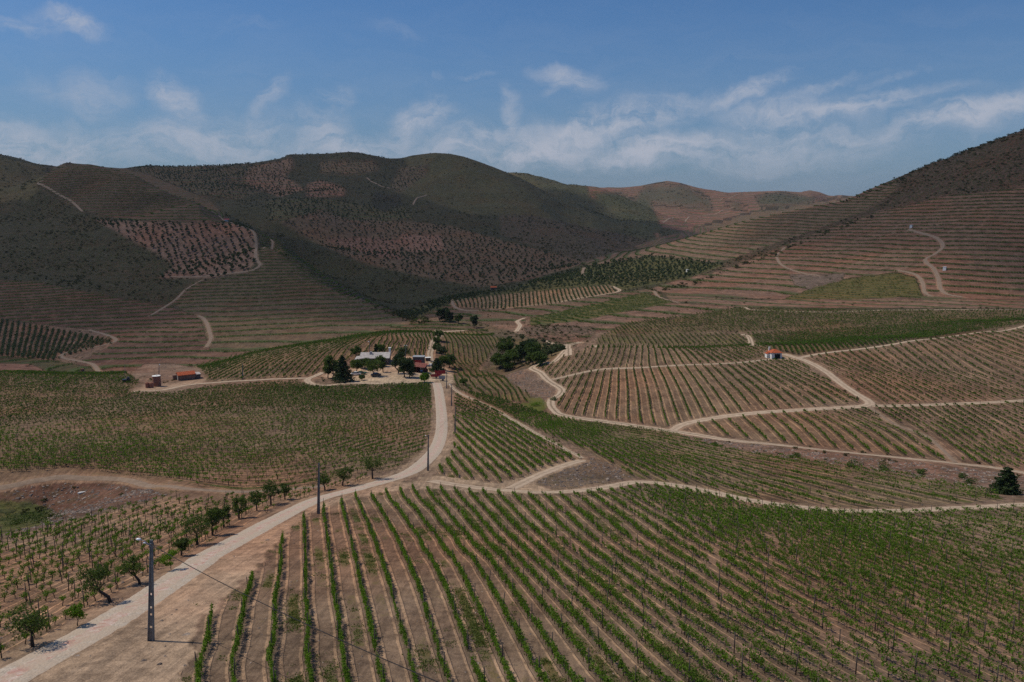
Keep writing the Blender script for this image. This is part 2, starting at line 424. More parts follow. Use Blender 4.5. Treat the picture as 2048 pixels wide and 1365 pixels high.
reg('hill d dark', [(1320, 455), (1400, 468), (1500, 430), (1520, 445), (1400, 500), (1320, 490)], (0.075, 0.075, 0.05), 0.1, 0.7)
# middle hill
reg('hill b grass', [(800, 300), (870, 300), (950, 312), (1050, 356), (1130, 405), (1250, 456), (1200, 470), (1090, 440), (1010, 430), (940, 430), (850, 400), (790, 385), (820, 340)], (0.100, 0.092, 0.052), 0.35, 0.45)
reg('hill b rock', [(1060, 430), (1200, 460), (1340, 490), (1300, 515), (1180, 530), (1120, 510), (1000, 470), (1000, 430)], (0.105, 0.078, 0.058), 0.15, 0.85)
reg('hill b patch', [(270, 335), (490, 325), (570, 340), (560, 370), (480, 400), (400, 390), (330, 375)], (0.15, 0.105, 0.075), 0.3, 0.35, dz=6, style='orchard')
reg('hill b patch', [(490, 358), (500, 335), (585, 316), (588, 335), (570, 352), (610, 380), (560, 395), (500, 372)], (0.27, 0.165, 0.125), 0.1, 0.0, dz=6, style='orchard')
reg('hill b patch', [(640, 322), (745, 322), (760, 340), (700, 350), (640, 345)], (0.21, 0.14, 0.10), 0.2, 0.1, dz=6, style='orchard')
reg('hill b patch', [(615, 370), (640, 360), (690, 375), (690, 392), (640, 395), (612, 395)], (0.29, 0.165, 0.125), 0.0, 0.0, dz=6, style='orchard')
reg('hill b patch', [(800, 335), (860, 330), (850, 350), (800, 385), (780, 375)], (0.20, 0.14, 0.10), 0.2, 0.1, dz=6, style='orchard')
reg('hill b patch', [(530, 400), (640, 395), (720, 410), (800, 405), (830, 440), (700, 445), (620, 450), (540, 440)], (0.120, 0.100, 0.062), 0.2, 0.3, dz=6, style='orchard')
reg('hill b dark', [(745, 385), (800, 390), (805, 410), (770, 425), (740, 410)], (0.05, 0.045, 0.035), 0.1, 0.9)
reg('orchard hill', [(560, 445), (640, 420), (700, 440), (800, 442), (900, 452), (1000, 480), (1080, 500), (1175, 526), (1060, 560), (960, 575), (850, 555), (740, 530), (640, 490)], (0.17, 0.118, 0.082), 0.35, 0.15, style='orchard')
reg('orchard hill', [(800, 470), (880, 470), (890, 500), (820, 505), (800, 490)], (0.28, 0.165, 0.125), 0.0, 0.0, style='orchard')
reg('orchard hill', [(740, 475), (800, 480), (800, 520), (740, 510), (650, 480)], (0.24, 0.14, 0.105), 0.1, 0.0, style='orchard')
reg('dark spur', [(545, 465), (630, 490), (700, 520), (780, 545), (850, 560), (975, 585), (900, 610), (800, 640), (640, 560)], (0.052, 0.05, 0.032), 0.2, 1.0)
# left hill
reg('scrub slope', [(-300, 300), (80, 330), (95, 380), (190, 440), (260, 480), (345, 530), (330, 555), (420, 560), (345, 615), (150, 600), (-300, 545)], (0.072, 0.062, 0.040), 0.25, 0.9)
reg('scrub top', [(-300, 250), (90, 335), (90, 365), (60, 400), (-300, 430)], (0.12, 0.10, 0.055), 0.45, 0.5)
reg('upper terraces', [(72, 370), (110, 330), (200, 322), (300, 350), (420, 400), (456, 440), (430, 447), (330, 445), (240, 440), (165, 422), (110, 392)], (0.155, 0.100, 0.075), 0.3, 0.1, dz=3.4, style='terrace', sp=2.6, size=1.0)
reg('olive slope', [(190, 440), (330, 445), (470, 447), (505, 462), (516, 520), (495, 542), (430, 557), (318, 557), (350, 530), (300, 500), (240, 468)], (0.26, 0.165, 0.128), 0.0, 0.0, style='grove')
reg('ridge terraces', [(512, 455), (560, 485), (600, 515), (650, 550), (700, 582), (760, 612), (835, 640), (830, 655), (700, 680), (600, 700), (500, 710), (420, 700), (395, 640), (340, 605), (395, 562), (440, 560), (520, 537), (520, 480)], (0.165, 0.115, 0.082), 0.45, 0.05, dz=3.0, style='terrace', sp=2.1)
reg('lower terraces', [(-300, 545), (80, 565), (200, 590), (300, 606), (345, 615), (400, 635), (420, 700), (520, 700), (350, 745), (130, 740), (235, 685), (180, 660), (0, 640), (-300, 630)], (0.175, 0.102, 0.080), 0.3, 0.05, dz=2.5, style='terrace', sp=2.0)
reg('olive rows', [(-300, 630), (0, 638), (120, 660), (235, 685), (135, 712), (110, 722), (0, 713), (-300, 700)], (0.25, 0.155, 0.12), 0.1, 0.0, style='hedge', sp=2.4, size=1.15,
    guides=[(0, [(14, 713), (26, 646)]), (5, [(66, 716), (84, 658)]), (10, [(118, 718), (140, 668)]), (16, [(185, 695), (205, 680)])])
reg('red mound', [(-300, 715), (0, 722), (60, 724), (110, 740), (120, 760), (-300, 765)], (0.20, 0.105, 0.082), 0.1, 0.2)
reg('left green', [(-300, 700), (0, 712), (110, 722), (180, 735), (200, 750), (100, 745), (60, 728), (-300, 725)], (0.10, 0.085, 0.05), 0.6, 0.1, dz=1.2, style='terrace', sp=1.6)
# right hill
reg('far terraces', [(1150, 530), (1290, 485), (1500, 425), (1690, 395), (1790, 360), (1840, 335), (1800, 385), (1720, 432), (1620, 468), (1500, 512), (1400, 530), (1200, 530)], (0.20, 0.135, 0.10), 0.25, 0.05, dz=3.3, style='terrace', sp=2.6)
reg('bushy slope', [(1800, 345), (1870, 318), (2048, 255), (2400, 100), (2400, 350), (2048, 374), (1890, 392), (1740, 428), (1640, 462), (1540, 508), (1430, 545), (1380, 555), (1500, 505), (1620, 465), (1720, 428), (1790, 385)], (0.105, 0.070, 0.052), 0.2, 0.95)
reg('wide terraces', [(1430, 545), (1530, 508), (1640, 462), (1740, 428), (1890, 392), (2048, 374), (2400, 350), (2400, 605), (2048, 600), (1900, 600), (1570, 600), (1340, 590), (1300, 578), (1370, 556)], (0.220, 0.136, 0.104), 0.12, 0.0, dz=3.7, style='terrace', sp=1.9, size=1.05)
reg('rock patch', [(1580, 550), (1690, 548), (1680, 575), (1620, 580), (1590, 570)], (0.15, 0.11, 0.095), 0.1, 0.4)
reg('olive field', [(1565, 600), (1630, 575), (1700, 557), (1790, 545), (1830, 555), (1845, 592), (1700, 600)], (0.13, 0.095, 0.042), 0.8, 0.1, dz=1.3, style='terrace', sp=2.2, size=0.7, dens=0.6)
reg('bench', [(1330, 590), (1500, 600), (1850, 598), (2048, 600), (2400, 605), (2400, 622), (2048, 618), (1480, 615), (1340, 602)], (0.235, 0.145, 0.112), 0.25, 0.1, dz=2.2, style='terrace', sp=3.5, size=0.7, dens=0.4)
reg('valley grove', [(800, 625), (900, 595), (1000, 583), (1180, 533), (1300, 512), (1380, 520), (1450, 530), (1380, 556), (1250, 580), (1232, 575), (1200, 570), (1050, 585), (905, 603), (870, 625), (830, 640)], (0.092, 0.095, 0.045), 0.6, 0.1, style='grove')
reg('vertical rows', [(905, 600), (1000, 590), (1218, 570), (1233, 586), (1110, 608), (1000, 619), (915, 616)], (0.27, 0.19, 0.135), 0.1, 0.0, style='hedge', sp=2.6, size=0.9,
    guides=[(0, [(910, 601), (916, 614)]), (19, [(1065, 584), (1068, 610)]), (38, [(1213, 572), (1222, 585)])])
reg('valley terraces', [(830, 640), (905, 605), (915, 616), (1000, 620), (1110, 608), (1240, 585), (1300, 578), (1340, 602), (1290, 588), (1060, 635), (1045, 650), (960, 650), (890, 640)], (0.16, 0.108, 0.08), 0.3, 0.1, dz=3.0, style='terrace', sp=2.4)
reg('green field', [(1060, 637), (1160, 615), (1290, 586), (1335, 600), (1345, 606), (1200, 636), (1140, 645), (1060, 650)], (0.10, 0.085, 0.045), 0.9, 0.0, dz=1.0, style='terrace', sp=2.0, size=0.9)
reg('slope below', [(1040, 655), (1060, 650), (1140, 645), (1345, 606), (1480, 614), (1300, 650), (1200, 665), (1150, 690), (1060, 680)], (0.22, 0.135, 0.105), 0.15, 0.15, dz=3.0, style='terrace', sp=1.8)
reg('brown bank', [(1045, 655), (1100, 650), (1190, 655), (1190, 670), (1130, 682), (1060, 675)], (0.15, 0.10, 0.08), 0.1, 0.7)
reg('wide field', [(1200, 672), (1250, 648), (1480, 616), (1640, 620), (2048, 622), (2400, 625), (2400, 630), (2048, 634), (1850, 648), (1700, 656), (1500, 664), (1280, 668)], (0.15, 0.11, 0.072), 0.7, 0.0, style='bush', sp=1.7, dens=0.75, size=1.1,
    guides=[(0, [(1400, 632), (1450, 656)]), (34, [(1640, 624), (1710, 650)]), (70, [(1900, 622), (1990, 636)])])
reg('strip field', [(1190, 690), (1200, 672), (1280, 668), (1490, 668), (1510, 692), (1290, 690)], (0.15, 0.115, 0.075), 0.6, 0.0, style='bush', sp=1.5, dens=0.8,
    guides=[(0, [(1250, 670), (1262, 690)]), (20, [(1450, 668), (1480, 690)])])
reg('green band', [(1500, 690), (1495, 668), (1700, 656), (1850, 648), (2048, 630), (2400, 620), (2400, 640), (2048, 650), (1800, 686), (1590, 712), (1535, 700)], (0.13, 0.10, 0.065), 0.7, 0.0, style='bush', sp=1.15, dens=1.0, size=1.15,
    guides=[(0, [(1510, 672), (1570, 700)]), (26, [(1720, 658), (1830, 682)]), (52, [(1930, 642), (2040, 652)])])
# the valley between
reg('ravine', [(880, 640), (960, 645), (1060, 675), (1150, 690), (1120, 712), (1060, 735), (1080, 760), (1105, 800), (1110, 830), (1050, 810), (1060, 790), (1000, 755), (960, 745), (990, 700), (940, 670)], (0.13, 0.095, 0.07), 0.5, 0.5)
reg('grove', [(1000, 684), (1040, 676), (1130, 692), (1150, 700), (1120, 712), (1080, 728), (1030, 720)], (0.16, 0.13, 0.075), 0.4, 0.0, style='grove')
reg('ravine bank', [(1060, 735), (1098, 765), (1120, 782), (1098, 805), (1075, 800), (1040, 780), (1010, 750)], (0.20, 0.135, 0.105), 0.1, 0.3)
reg('ravine green', [(1040, 800), (1080, 795), (1100, 812), (1080, 825), (1050, 818)], (0.13, 0.15, 0.035), 1.0, 0.1)
reg('spur terraces', [(880, 668), (960, 660), (1000, 676), (990, 700), (955, 742), (1000, 752), (1060, 790), (1062, 808), (1000, 800), (930, 780), (898, 766), (905, 740), (890, 720), (884, 690)], (0.16, 0.115, 0.075), 0.75, 0.05, style='wire', sp=1.3, dens=0.9, size=1.05,
    guides=[(0, [(893, 684), (896, 713), (916, 734), (951, 778)]), (3, [(925, 690), (931, 728), (981, 757), (1010, 786)]), (6, [(951, 693), (957, 728), (1025, 763), (1048, 798)])])
reg('far spur', [(750, 660), (890, 640), (960, 655), (1000, 676), (950, 663), (880, 664)], (0.14, 0.10, 0.075), 0.5, 0.1, dz=1.6, style='terrace', sp=1.6)
reg('rows behind farm', [(350, 742), (430, 722), (520, 700), (640, 682), (700, 670), (800, 662), (870, 664), (872, 680), (860, 700), (855, 722), (790, 705), (770, 718), (705, 718), (660, 735), (640, 752), (540, 757), (400, 764), (405, 752)], (0.20, 0.145, 0.10), 0.35, 0.0, style='wire', sp=1.25, size=1.23,
    guides=[(0, [(854, 713), (855, 666)]), (3, [(832, 713), (838, 665)]), (6, [(788, 707), (813, 665)]), (10, [(751, 705), (770, 670)]), (13, [(684, 714), (696, 697), (732, 678), (762, 670)]),
            (16, [(630, 730), (652, 708), (689, 686), (732, 673)]), (23, [(520, 752), (560, 722), (620, 695)]), (32, [(410, 752), (460, 730), (520, 706)])])
reg('mound', [(265, 745), (290, 728), (345, 728), (400, 738), (410, 752), (400, 768), (330, 760), (280, 752)], (0.20, 0.14, 0.11), 0.1, 0.1)
# right fields
reg('right field', [(1062, 733), (1120, 714), (1190, 692), (1290, 690), (1535, 692), (1540, 714), (1590, 718), (1640, 752), (1700, 792), (1722, 806), (1560, 818), (1420, 833), (1345, 855), (1130, 828), (1112, 812), (1125, 785), (1100, 762)], (0.225, 0.155, 0.110), 0.25, 0.0, style='wire', sp=1.2, size=1.06,
    guides=[(0, [(1190, 715), (1169, 746), (1128, 825)]), (6, [(1262, 697), (1253, 733), (1257, 844)]), (16, [(1378, 694), (1424, 733), (1470, 779), (1503, 816)]), (25, [(1480, 694), (1563, 728), (1656, 774), (1716, 807)])])
reg('right upper', [(1590, 716), (1660, 706), (1800, 688), (2048, 654), (2400, 620), (2400, 790), (2048, 800), (1760, 808), (1722, 788), (1665, 745), (1620, 722)], (0.215, 0.145, 0.105), 0.3, 0.0, style='wire', sp=1.25, size=1.01, dens=0.9,
    guides=[(0, [(1609, 718), (1702, 760), (1767, 802)]), (14, [(1841, 691), (1910, 742), (2048, 797)]), (22, [(1960, 672), (2040, 705), (2140, 735)])])
reg('right lower', [(1372, 862), (1392, 846), (1430, 838), (1560, 826), (1735, 816), (1790, 852), (1850, 874), (1885, 905), (1905, 924), (1700, 900), (1500, 879)], (0.225, 0.155, 0.110), 0.2, 0.0, style='wire', sp=1.2, size=1.06,
    guides=[(0, [(1424, 844), (1461, 879)]), (5, [(1563, 826), (1600, 853), (1640, 895)]), (12, [(1702, 820), (1795, 862), (1878, 918)])])
reg('right corner', [(1745, 814), (2048, 805), (2400, 792), (2400, 985), (2048, 940), (1925, 924), (1890, 895), (1850, 868), (1795, 845)], (0.225, 0.150, 0.110), 0.3, 0.0, style='wire', sp=1.2, size=1.06,
    guides=[(0, [(1795, 822), (1864, 862), (1957, 930)]), (7, [(1910, 813), (2048, 899)]), (13, [(2010, 808), (2180, 880)])])
reg('gully bank', [(1345, 866), (1500, 889), (1700, 912), (1900, 932), (2048, 952), (2400, 990), (2400, 1010), (2048, 1000), (1960, 975), (1800, 950), (1620, 925), (1500, 905), (1400, 886)], (0.20, 0.125, 0.098), 0.15, 0.45)
reg('middle field', [(897, 768), (930, 782), (1010, 802), (1100, 832), (1200, 850), (1340, 866), (1420, 890), (1520, 908), (1640, 925), (1800, 950), (1950, 975), (2010, 1000), (1800, 1016), (1700, 1016), (1500, 996), (1400, 976), (1290, 958), (1230, 945), (1180, 905), (1050, 850), (930, 786)], (0.20, 0.145, 0.100), 0.7, 0.0, style='wire', sp=1.05, size=0.92,
    guides=[(0, [(950, 785), (1060, 830), (1165, 890), (1260, 950)]), (4, [(960, 782), (1100, 838), (1250, 900), (1420, 975)]), (8, [(1130, 850), (1400, 925), (1700, 1010)]), (12, [(1300, 870), (1600, 930), (1950, 1002)])])
reg('spoil heap', [(1066, 965), (1085, 950), (1165, 925), (1185, 915), (1230, 930), (1262, 955), (1200, 968), (1110, 976)], (0.165, 0.118, 0.085), 0.25, 0.1)
reg('triangle', [(868, 945), (905, 905), (905, 785), (925, 788), (1050, 852), (1165, 918), (1130, 930), (1060, 950), (1010, 968), (940, 968)], (0.235, 0.162, 0.118), 0.45, 0.0, style='wire', sp=1.1, size=1.12,
    guides=[(0, [(877, 936), (890, 958)]), (1, [(892, 926), (918, 958)]), (2, [(902, 909), (947, 962)]), (3, [(908, 895), (970, 960)]), (5, [(916, 864), (1015, 950)]), (6, [(914, 844), (1031, 946)]), (12, [(904, 795), (1010, 850), (1129, 925)])])
reg('junction', [(780, 975), (850, 952), (900, 955), (1000, 968), (1060, 950), (1110, 930), (1175, 914), (1160, 928), (1080, 955), (1070, 970), (1110, 982), (1000, 988), (900, 978), (800, 982)], (0.36, 0.262, 0.19), 0.0, 0.0)
# left fields
reg('left field', [(-300, 745), (250, 745), (280, 765), (262, 785), (330, 790), (450, 772), (620, 762), (640, 776), (740, 772), (862, 768), (866, 830), (858, 880), (838, 915), (790, 940), (690, 955), (620, 972), (520, 986), (420, 975), (330, 962), (250, 950), (140, 942), (0, 952), (-300, 960)], (0.205, 0.142, 0.100), 0.55, 0.0, style='bush', sp=1.25, size=0.92,
    guides=[(0, [(0, 950), (150, 943), (300, 958), (480, 985), (600, 972), (700, 950), (790, 930)]), (12, [(0, 905), (200, 907), (400, 912), (600, 900), (852, 840)]), (27, [(0, 850), (300, 855), (500, 850), (855, 800)]), (60, [(0, 766), (300, 770), (600, 775), (860, 770)])])
reg('left path', [(-300, 960), (0, 948), (140, 938), (260, 950), (420, 975), (520, 986), (640, 970), (600, 990), (430, 1000), (330, 985), (200, 962), (60, 968), (-300, 990)], (0.20, 0.138, 0.098), 0.5, 0.0)
reg('pit', [(-300, 985), (0, 970), (90, 962), (200, 965), (300, 978), (340, 992), (250, 1010), (160, 1036), (60, 1062), (-300, 1100)], (0.125, 0.072, 0.055), 0.25, 0.3)
reg('pit green', [(-300, 1010), (0, 1002), (60, 1005), (105, 1020), (95, 1045), (40, 1062), (-300, 1095)], (0.07, 0.08, 0.035), 1.0, 0.8)
reg('left lower', [(-300, 1100), (0, 1078), (100, 1055), (200, 1028), (330, 995), (430, 1000), (520, 990), (640, 974), (700, 958), (760, 950), (740, 962), (640, 985), (560, 1012), (440, 1075), (330, 1135), (200, 1205), (70, 1288), (-20, 1330), (-300, 1500)], (0.24, 0.162, 0.115), 0.35, 0.0, style='bush', sp=1.55, size=0.86, dens=0.88,
    guides=[(0, [(0, 1318), (70, 1278), (205, 1192), (300, 1145), (420, 1075), (520, 1015), (640, 975)]), (3, [(0, 1230), (167, 1145), (297, 1078), (420, 1022), (520, 990)]), (6, [(0, 1178), (185, 1104), (334, 1037), (430, 1002)]), (9, [(0, 1135), (150, 1075), (300, 1015)]), (12, [(0, 1095), (120, 1058), (250, 1015)])])
reg('roadside left', [(-300, 1500), (-20, 1330), (70, 1288), (200, 1205), (330, 1135), (440, 1075), (560, 1012), (640, 985), (740, 962), (800, 945), (850, 905), (866, 860), (864, 775), (880, 775), (880, 860), (868, 910), (830, 945), (700, 985), (560, 1040), (400, 1135), (250, 1235), (0, 1350)], (0.20, 0.142, 0.108), 0.1, 0.0)
reg('roadside right', [(900, 775), (908, 790), (908, 900), (880, 935), (860, 955), (840, 950), (870, 905), (884, 860), (882, 780)], (0.27, 0.19, 0.14), 0.1, 0.0)
reg('dusty verge', [(-300, 1700), (60, 1360), (250, 1245), (400, 1140), (560, 1045), (700, 985), (790, 965), (860, 965), (1000, 985), (780, 985), (690, 1005), (600, 1045), (545, 1095), (470, 1180), (400, 1240), (378, 1300), (350, 1380), (300, 1600)], (0.37, 0.27, 0.20), 0.12, 0.0)
reg('front field', [(300, 1700), (350, 1380), (385, 1290), (415, 1235), (500, 1170), (562, 1085), (606, 1036), (647, 1016), (690, 1000), (745, 990), (800, 978), (860, 978), (1000, 988), (1100, 992), (1200, 984), (1290, 972), (1400, 986), (1500, 1008), (1600, 1022), (1700, 1029), (1800, 1029), (1900, 1024), (2048, 1017), (2400, 1000), (2400, 1700)], (0.205, 0.145, 0.108), 0.5, 0.0, style='wire', sp=1.05, size=0.88,
    guides=[(-1, [(330, 1300), (270, 1400)]), (1, [(419, 1237), (390, 1352)]), (2, [(501, 1178), (469, 1356)]), (3, [(564, 1089), (545, 1365)]), (4, [(607, 1041), (625, 1365)]), (5, [(647, 1022), (694, 1365)]),
            (6, [(684, 1007), (700, 1077), (723, 1190), (759, 1350)]), (7, [(710, 998), (751, 1096), (778, 1174), (805, 1272), (829, 1362)]), (9, [(774, 991), (837, 1080), (895, 1194), (950, 1346)]),
            (11, [(826, 980), (950, 1127), (1012, 1237), (1075, 1354)]), (14, [(911, 986), (990, 1080), (1110, 1200), (1240, 1345)]), (17, [(995, 990), (1052, 1050), (1130, 1120), (1247, 1214), (1403, 1338)]), (21.3, [(1124, 990), (1230, 1080), (1420, 1210), (1660, 1345)]),
            (29.5, [(1301, 976), (1480, 1066), (1750, 1195), (2080, 1335)]), (38, [(1480, 1008), (1700, 1090), (2048, 1215)]), (47, [(1680, 1030), (2048, 1140)]), (56, [(1900, 1026), (2150, 1080)])])
reg('yard', [(640, 752), (665, 742), (703, 739), (776, 729), (782, 712), (850, 715), (870, 722), (905, 745), (908, 766), (880, 776), (864, 768), (740, 770), (690, 762)], (0.43, 0.33, 0.245), 0.0, 0.0)
reg('tank yard', [(262, 785), (295, 768), (350, 766), (385, 752), (420, 757), (400, 768), (330, 782)], (0.30, 0.215, 0.16), 0.05, 0.0)
reg('hut yard', [(1525, 706), (1560, 704), (1590, 710), (1600, 720), (1540, 720)], (0.33, 0.24, 0.17), 0.2, 0.0)


def inside(poly, x, y):
    n, out = len(poly), np.zeros(len(x), bool)
    for i in range(n):
        x1, y1 = poly[i]; x2, y2 = poly[(i + 1) % n]
        if y1 == y2: continue
        c = (y1 > y) != (y2 > y)
        out ^= c & (x < (x2 - x1) * (y - y1) / (y2 - y1) + x1)
    return out

# ragged borders: the lookup position wanders by a metre or so
wob = (perlin(XG / 2.6, YG / 2.6, 23) * 1.3 + perlin(XG / 0.8, YG / 0.8, 24) * 0.5) * (1 - sm(RG, 150, 400)) + perlin(XG / 7, YG / 7, 21) * 2.4 * sm(RG, 80, 900) + perlin(XG / 30, YG / 30, 22) * 10 * sm(RG, 700, 2500)
pxw, pyw = PXG + wob * FPX / RG * 0.8, PYG + wob * FPX / RG * 0.30
ID = np.full((NR, NA), -1, np.int16)
vflat = (VIS & (RG > 30)).ravel()
pxf, pyf = pxw.ravel(), pyw.ravel()
idf = ID.ravel()
for k, R in enumerate(R_):
    p = R['poly']
    lo, hi = p.min(0), p.max(0)
    cand = np.nonzero(vflat & (pxf >= lo[0]) & (pxf <= hi[0]) & (pyf >= lo[1]) & (pyf <= hi[1]))[0]
    if len(cand):
        idf[cand[inside(p, pxf[cand], pyf[cand])]] = k
ID = idf.reshape(NR, NA)
src = np.maximum.accumulate(np.where(VIS, np.arange(NR)[:, None], 0), axis=0)
ID = np.take_along_axis(ID, src, axis=0)
# ground out of sight behind the left ridge and past the last hills is scrub, not more terraces
NAMES = [R['name'] for R in R_]

# ------------------------------------------------------------------ tracks and the paved road
def catmull(pts, step):
    pts = np.asarray(pts, float)
    if len(pts) < 3:
        dense = pts
        seg = np.linalg.norm(np.diff(pts, axis=0), axis=1)
    P0 = np.vstack([2 * pts[0] - pts[1], pts, 2 * pts[-1] - pts[-2]])
    out = []
    for i in range(1, len(P0) - 2):
        t = np.linspace(0, 1, 24, endpoint=False)[:, None]
        a, b, c, d = P0[i - 1], P0[i], P0[i + 1], P0[i + 2]
        out.append(0.5 * ((2 * b) + (-a + c) * t + (2 * a - 5 * b + 4 * c - d) * t * t + (-a + 3 * b - 3 * c + d) * t ** 3))
    out.append(pts[-1:])
    d = np.vstack(out)
    s = np.concatenate([[0], np.cumsum(np.linalg.norm(np.diff(d, axis=0), axis=1))])
    q = np.arange(0, s[-1], step)
    return np.stack([np.interp(q, s, d[:, k]) for k in range(2)], 1), q

ROADS = [
    ('paved_road', 3.5, [(-130, 1440), (-40, 1388), (63, 1330), (230, 1237), (386, 1134), (419, 1111), (501, 1067), (557, 1037), (630, 1001), (717, 977), (790, 956), (834, 936), (868, 904), (882, 869), (883, 830), (878, 786), (873, 766)]),
    ('dirt_track', 3.1, [(862, 962), (920, 971), (1000, 980), (1100, 985), (1200, 977), (1270, 965), (1330, 968), (1400, 980), (1500, 1001), (1600, 1015), (1700, 1022), (1800, 1022), (1900, 1017), (2048, 1010), (2300, 995)]),
    ('hill_track', 1.8, [(-120, 990), (0, 976), (70, 962), (150, 956), (260, 962), (340, 973), (430, 982), (560, 980), (650, 972)]),
    ('dirt_track', 2.6, [(1020, 978), (1062, 958), (1110, 938), (1165, 921)]),
    ('farm_track', 1.3, [(1165, 917), (1100, 882), (1000, 825), (920, 787), (900, 770)]),
    ('farm_track', 2.9, [(2300, 985), (2048, 946), (1900, 926), (1700, 906), (1500, 885), (1385, 869), (1330, 861), (1250, 849), (1135, 833), (1108, 820), (1102, 802), (1120, 789), (1122, 778), (1098, 763), (1082, 747), (1064, 737), (1080, 727), (1120, 713), (1190, 692)]),
    ('dirt_track', 2.9, [(1345, 861), (1368, 849), (1420, 838), (1560, 823), (1700, 815), (1735, 811), (1737, 803), (1712, 788), (1680, 766), (1650, 743), (1615, 724), (1585, 714), (1566, 709)]),
    ('dirt_track', 2.2, [(1590, 718), (1650, 707), (1800, 687), (1950, 667), (2048, 653), (2300, 625)]),
    ('farm_track', 2.4, [(1742, 812), (1800, 812), (1920, 808), (2048, 802), (2300, 790)]),
    ('hill_track', 1.1, [(1738, 814), (1790, 849), (1850, 872), (1887, 902), (1912, 926)]),
    ('farm_track', 2.0, [(1104, 760), (1200, 740), (1300, 735), (1450, 728), (1545, 719)]),
    ('farm_track', 2.6, [(1485, 669), (1500, 680), (1514, 693)]),
    ('farm_track', 2.8, [(878, 752), (866, 735), (860, 713), (862, 699), (866, 685), (876, 674), (879, 669), (872, 666), (887, 664), (930, 662)]),
    ('dirt_track', 3.0, [(1033, 664), (1040, 652), (1035, 643), (1050, 636)]),
    ('farm_track', 3.2, [(1137, 712), (1136, 698), (1142, 690), (1162, 685)]),
    ('dirt_track', 2.2, [(1142, 691), (1113, 690), (1090, 682)]),
    ('dirt_track', 2.6, [(864, 766), (780, 768), (700, 767), (649, 772), (625, 769), (615, 760), (632, 752), (648, 745)]),
    ('dirt_track', 2.2, [(615, 757), (547, 759), (444, 765), (376, 771), (325, 781), (267, 784)]),
    ('hill_track', 2.6, [(197, 744), (186, 730), (158, 723), (130, 718), (123, 712), (141, 704), (211, 690), (232, 681), (211, 670), (179, 661)]),
    ('hill_track', 2.4, [(413, 695), (422, 677), (418, 660), (408, 639), (397, 632)]),
    ('hill_track', 2.1, [(299, 633), (334, 612), (359, 593), (373, 579), (404, 561)]),
    ('hill_track', 2.7, [(340, 554), (422, 552), (492, 544), (520, 531), (512, 515), (512, 484), (499, 459), (462, 446), (436, 431), (422, 423)]),
    ('hill_track', 2.7, [(165, 424), (141, 402), (110, 385), (76, 368), (88, 361)]),
    ('hill_track', 2.1, [(527, 498), (545, 491), (541, 479)]),
    ('hill_track', 2.9, [(1817, 460), (1846, 468), (1871, 476), (1886, 492), (1871, 508), (1852, 518), (1853, 526), (1868, 539), (1877, 559), (1881, 578), (1894, 589), (1925, 595)]),
    ('hill_track', 2.6, [(1792, 541), (1831, 550), (1845, 567), (1850, 586), (1862, 593)]),
    ('hill_track', 2.2, [(1570, 495), (1554, 513), (1567, 533), (1605, 547), (1639, 552)]),
    ('farm_track', 2.4, [(1487, 615), (1513, 621), (1643, 625), (1795, 621), (2048, 621), (2300, 622)]),
    ('hill_track', 2.1, [(1308, 583), (1323, 597), (1357, 606)]),
    ('hill_track', 3.2, [(1168, 536), (1170, 551), (1241, 554)]),
    ('hill_track', 2.4, [(905, 600), (913, 617), (998, 619), (1120, 605)]),
    ('farm_track', 3.0, [(1225, 573), (1233, 585), (1120, 605)]),
    ('hill_track', 3.6, [(825, 411), (834, 397), (854, 390)]),
    ('hill_track', 3.6, [(733, 356), (756, 370), (780, 378)]),
    ('hill_track', 5.6, [(1326, 446), (1380, 434), (1440, 424), (1468, 414)]),
    ('hill_track', 4.8, [(1440, 402), (1470, 392), (1490, 388)]),
]
BX, BY, BC = -620.0, 0.0, 0.5                     # a plan of the land, half-metre cells, for keeping plants off the tracks
BW, BH = 2480, 2000
blocked = np.zeros((BH, BW), bool)
verge = np.zeros((BH, BW), bool)

def mark(arr, x, y, rad):
    k = int(rad / BC) + 1
    ix, iy = ((np.asarray(x) - BX) / BC).astype(int), ((np.asarray(y) - BY) / BC).astype(int)
    for a in range(-k, k + 1):
        for b in range(-k, k + 1):
            if a * a + b * b <= (rad / BC) ** 2 + 0.5:
                jx, jy = ix + a, iy + b
                ok = (jx >= 0) & (jx < BW) & (jy >= 0) & (jy < BH)
                arr[jy[ok], jx[ok]] = True

def masked(arr, x, y):
    ix, iy = ((x - BX) / BC).astype(int), ((y - BY) / BC).astype(int)
    ok = (ix >= 0) & (ix < BW) & (iy >= 0) & (iy < BH)
    out = np.zeros(np.shape(x), bool)
    out[ok] = arr[iy[ok], ix[ok]]
    return out

road_lines = []
for (nm, wd, pts) in ROADS:
    xy = np.array([hit(*p)[:2] for p in pts])
    rm = np.hypot(xy[:, 0], xy[:, 1]).mean()
    line, s = catmull(xy, 0.5 if rm < 450 else 1.5)
    if len(line) < 4: continue
    road_lines.append((nm, wd, line, s))
    mark(blocked, line[:, 0], line[:, 1], wd / 2 + (0.9 if nm != 'farm_track' else 0.5))
    mark(verge, line[:, 0], line[:, 1], wd / 2 + (1.5 if nm == 'paved_road' else 0.7))

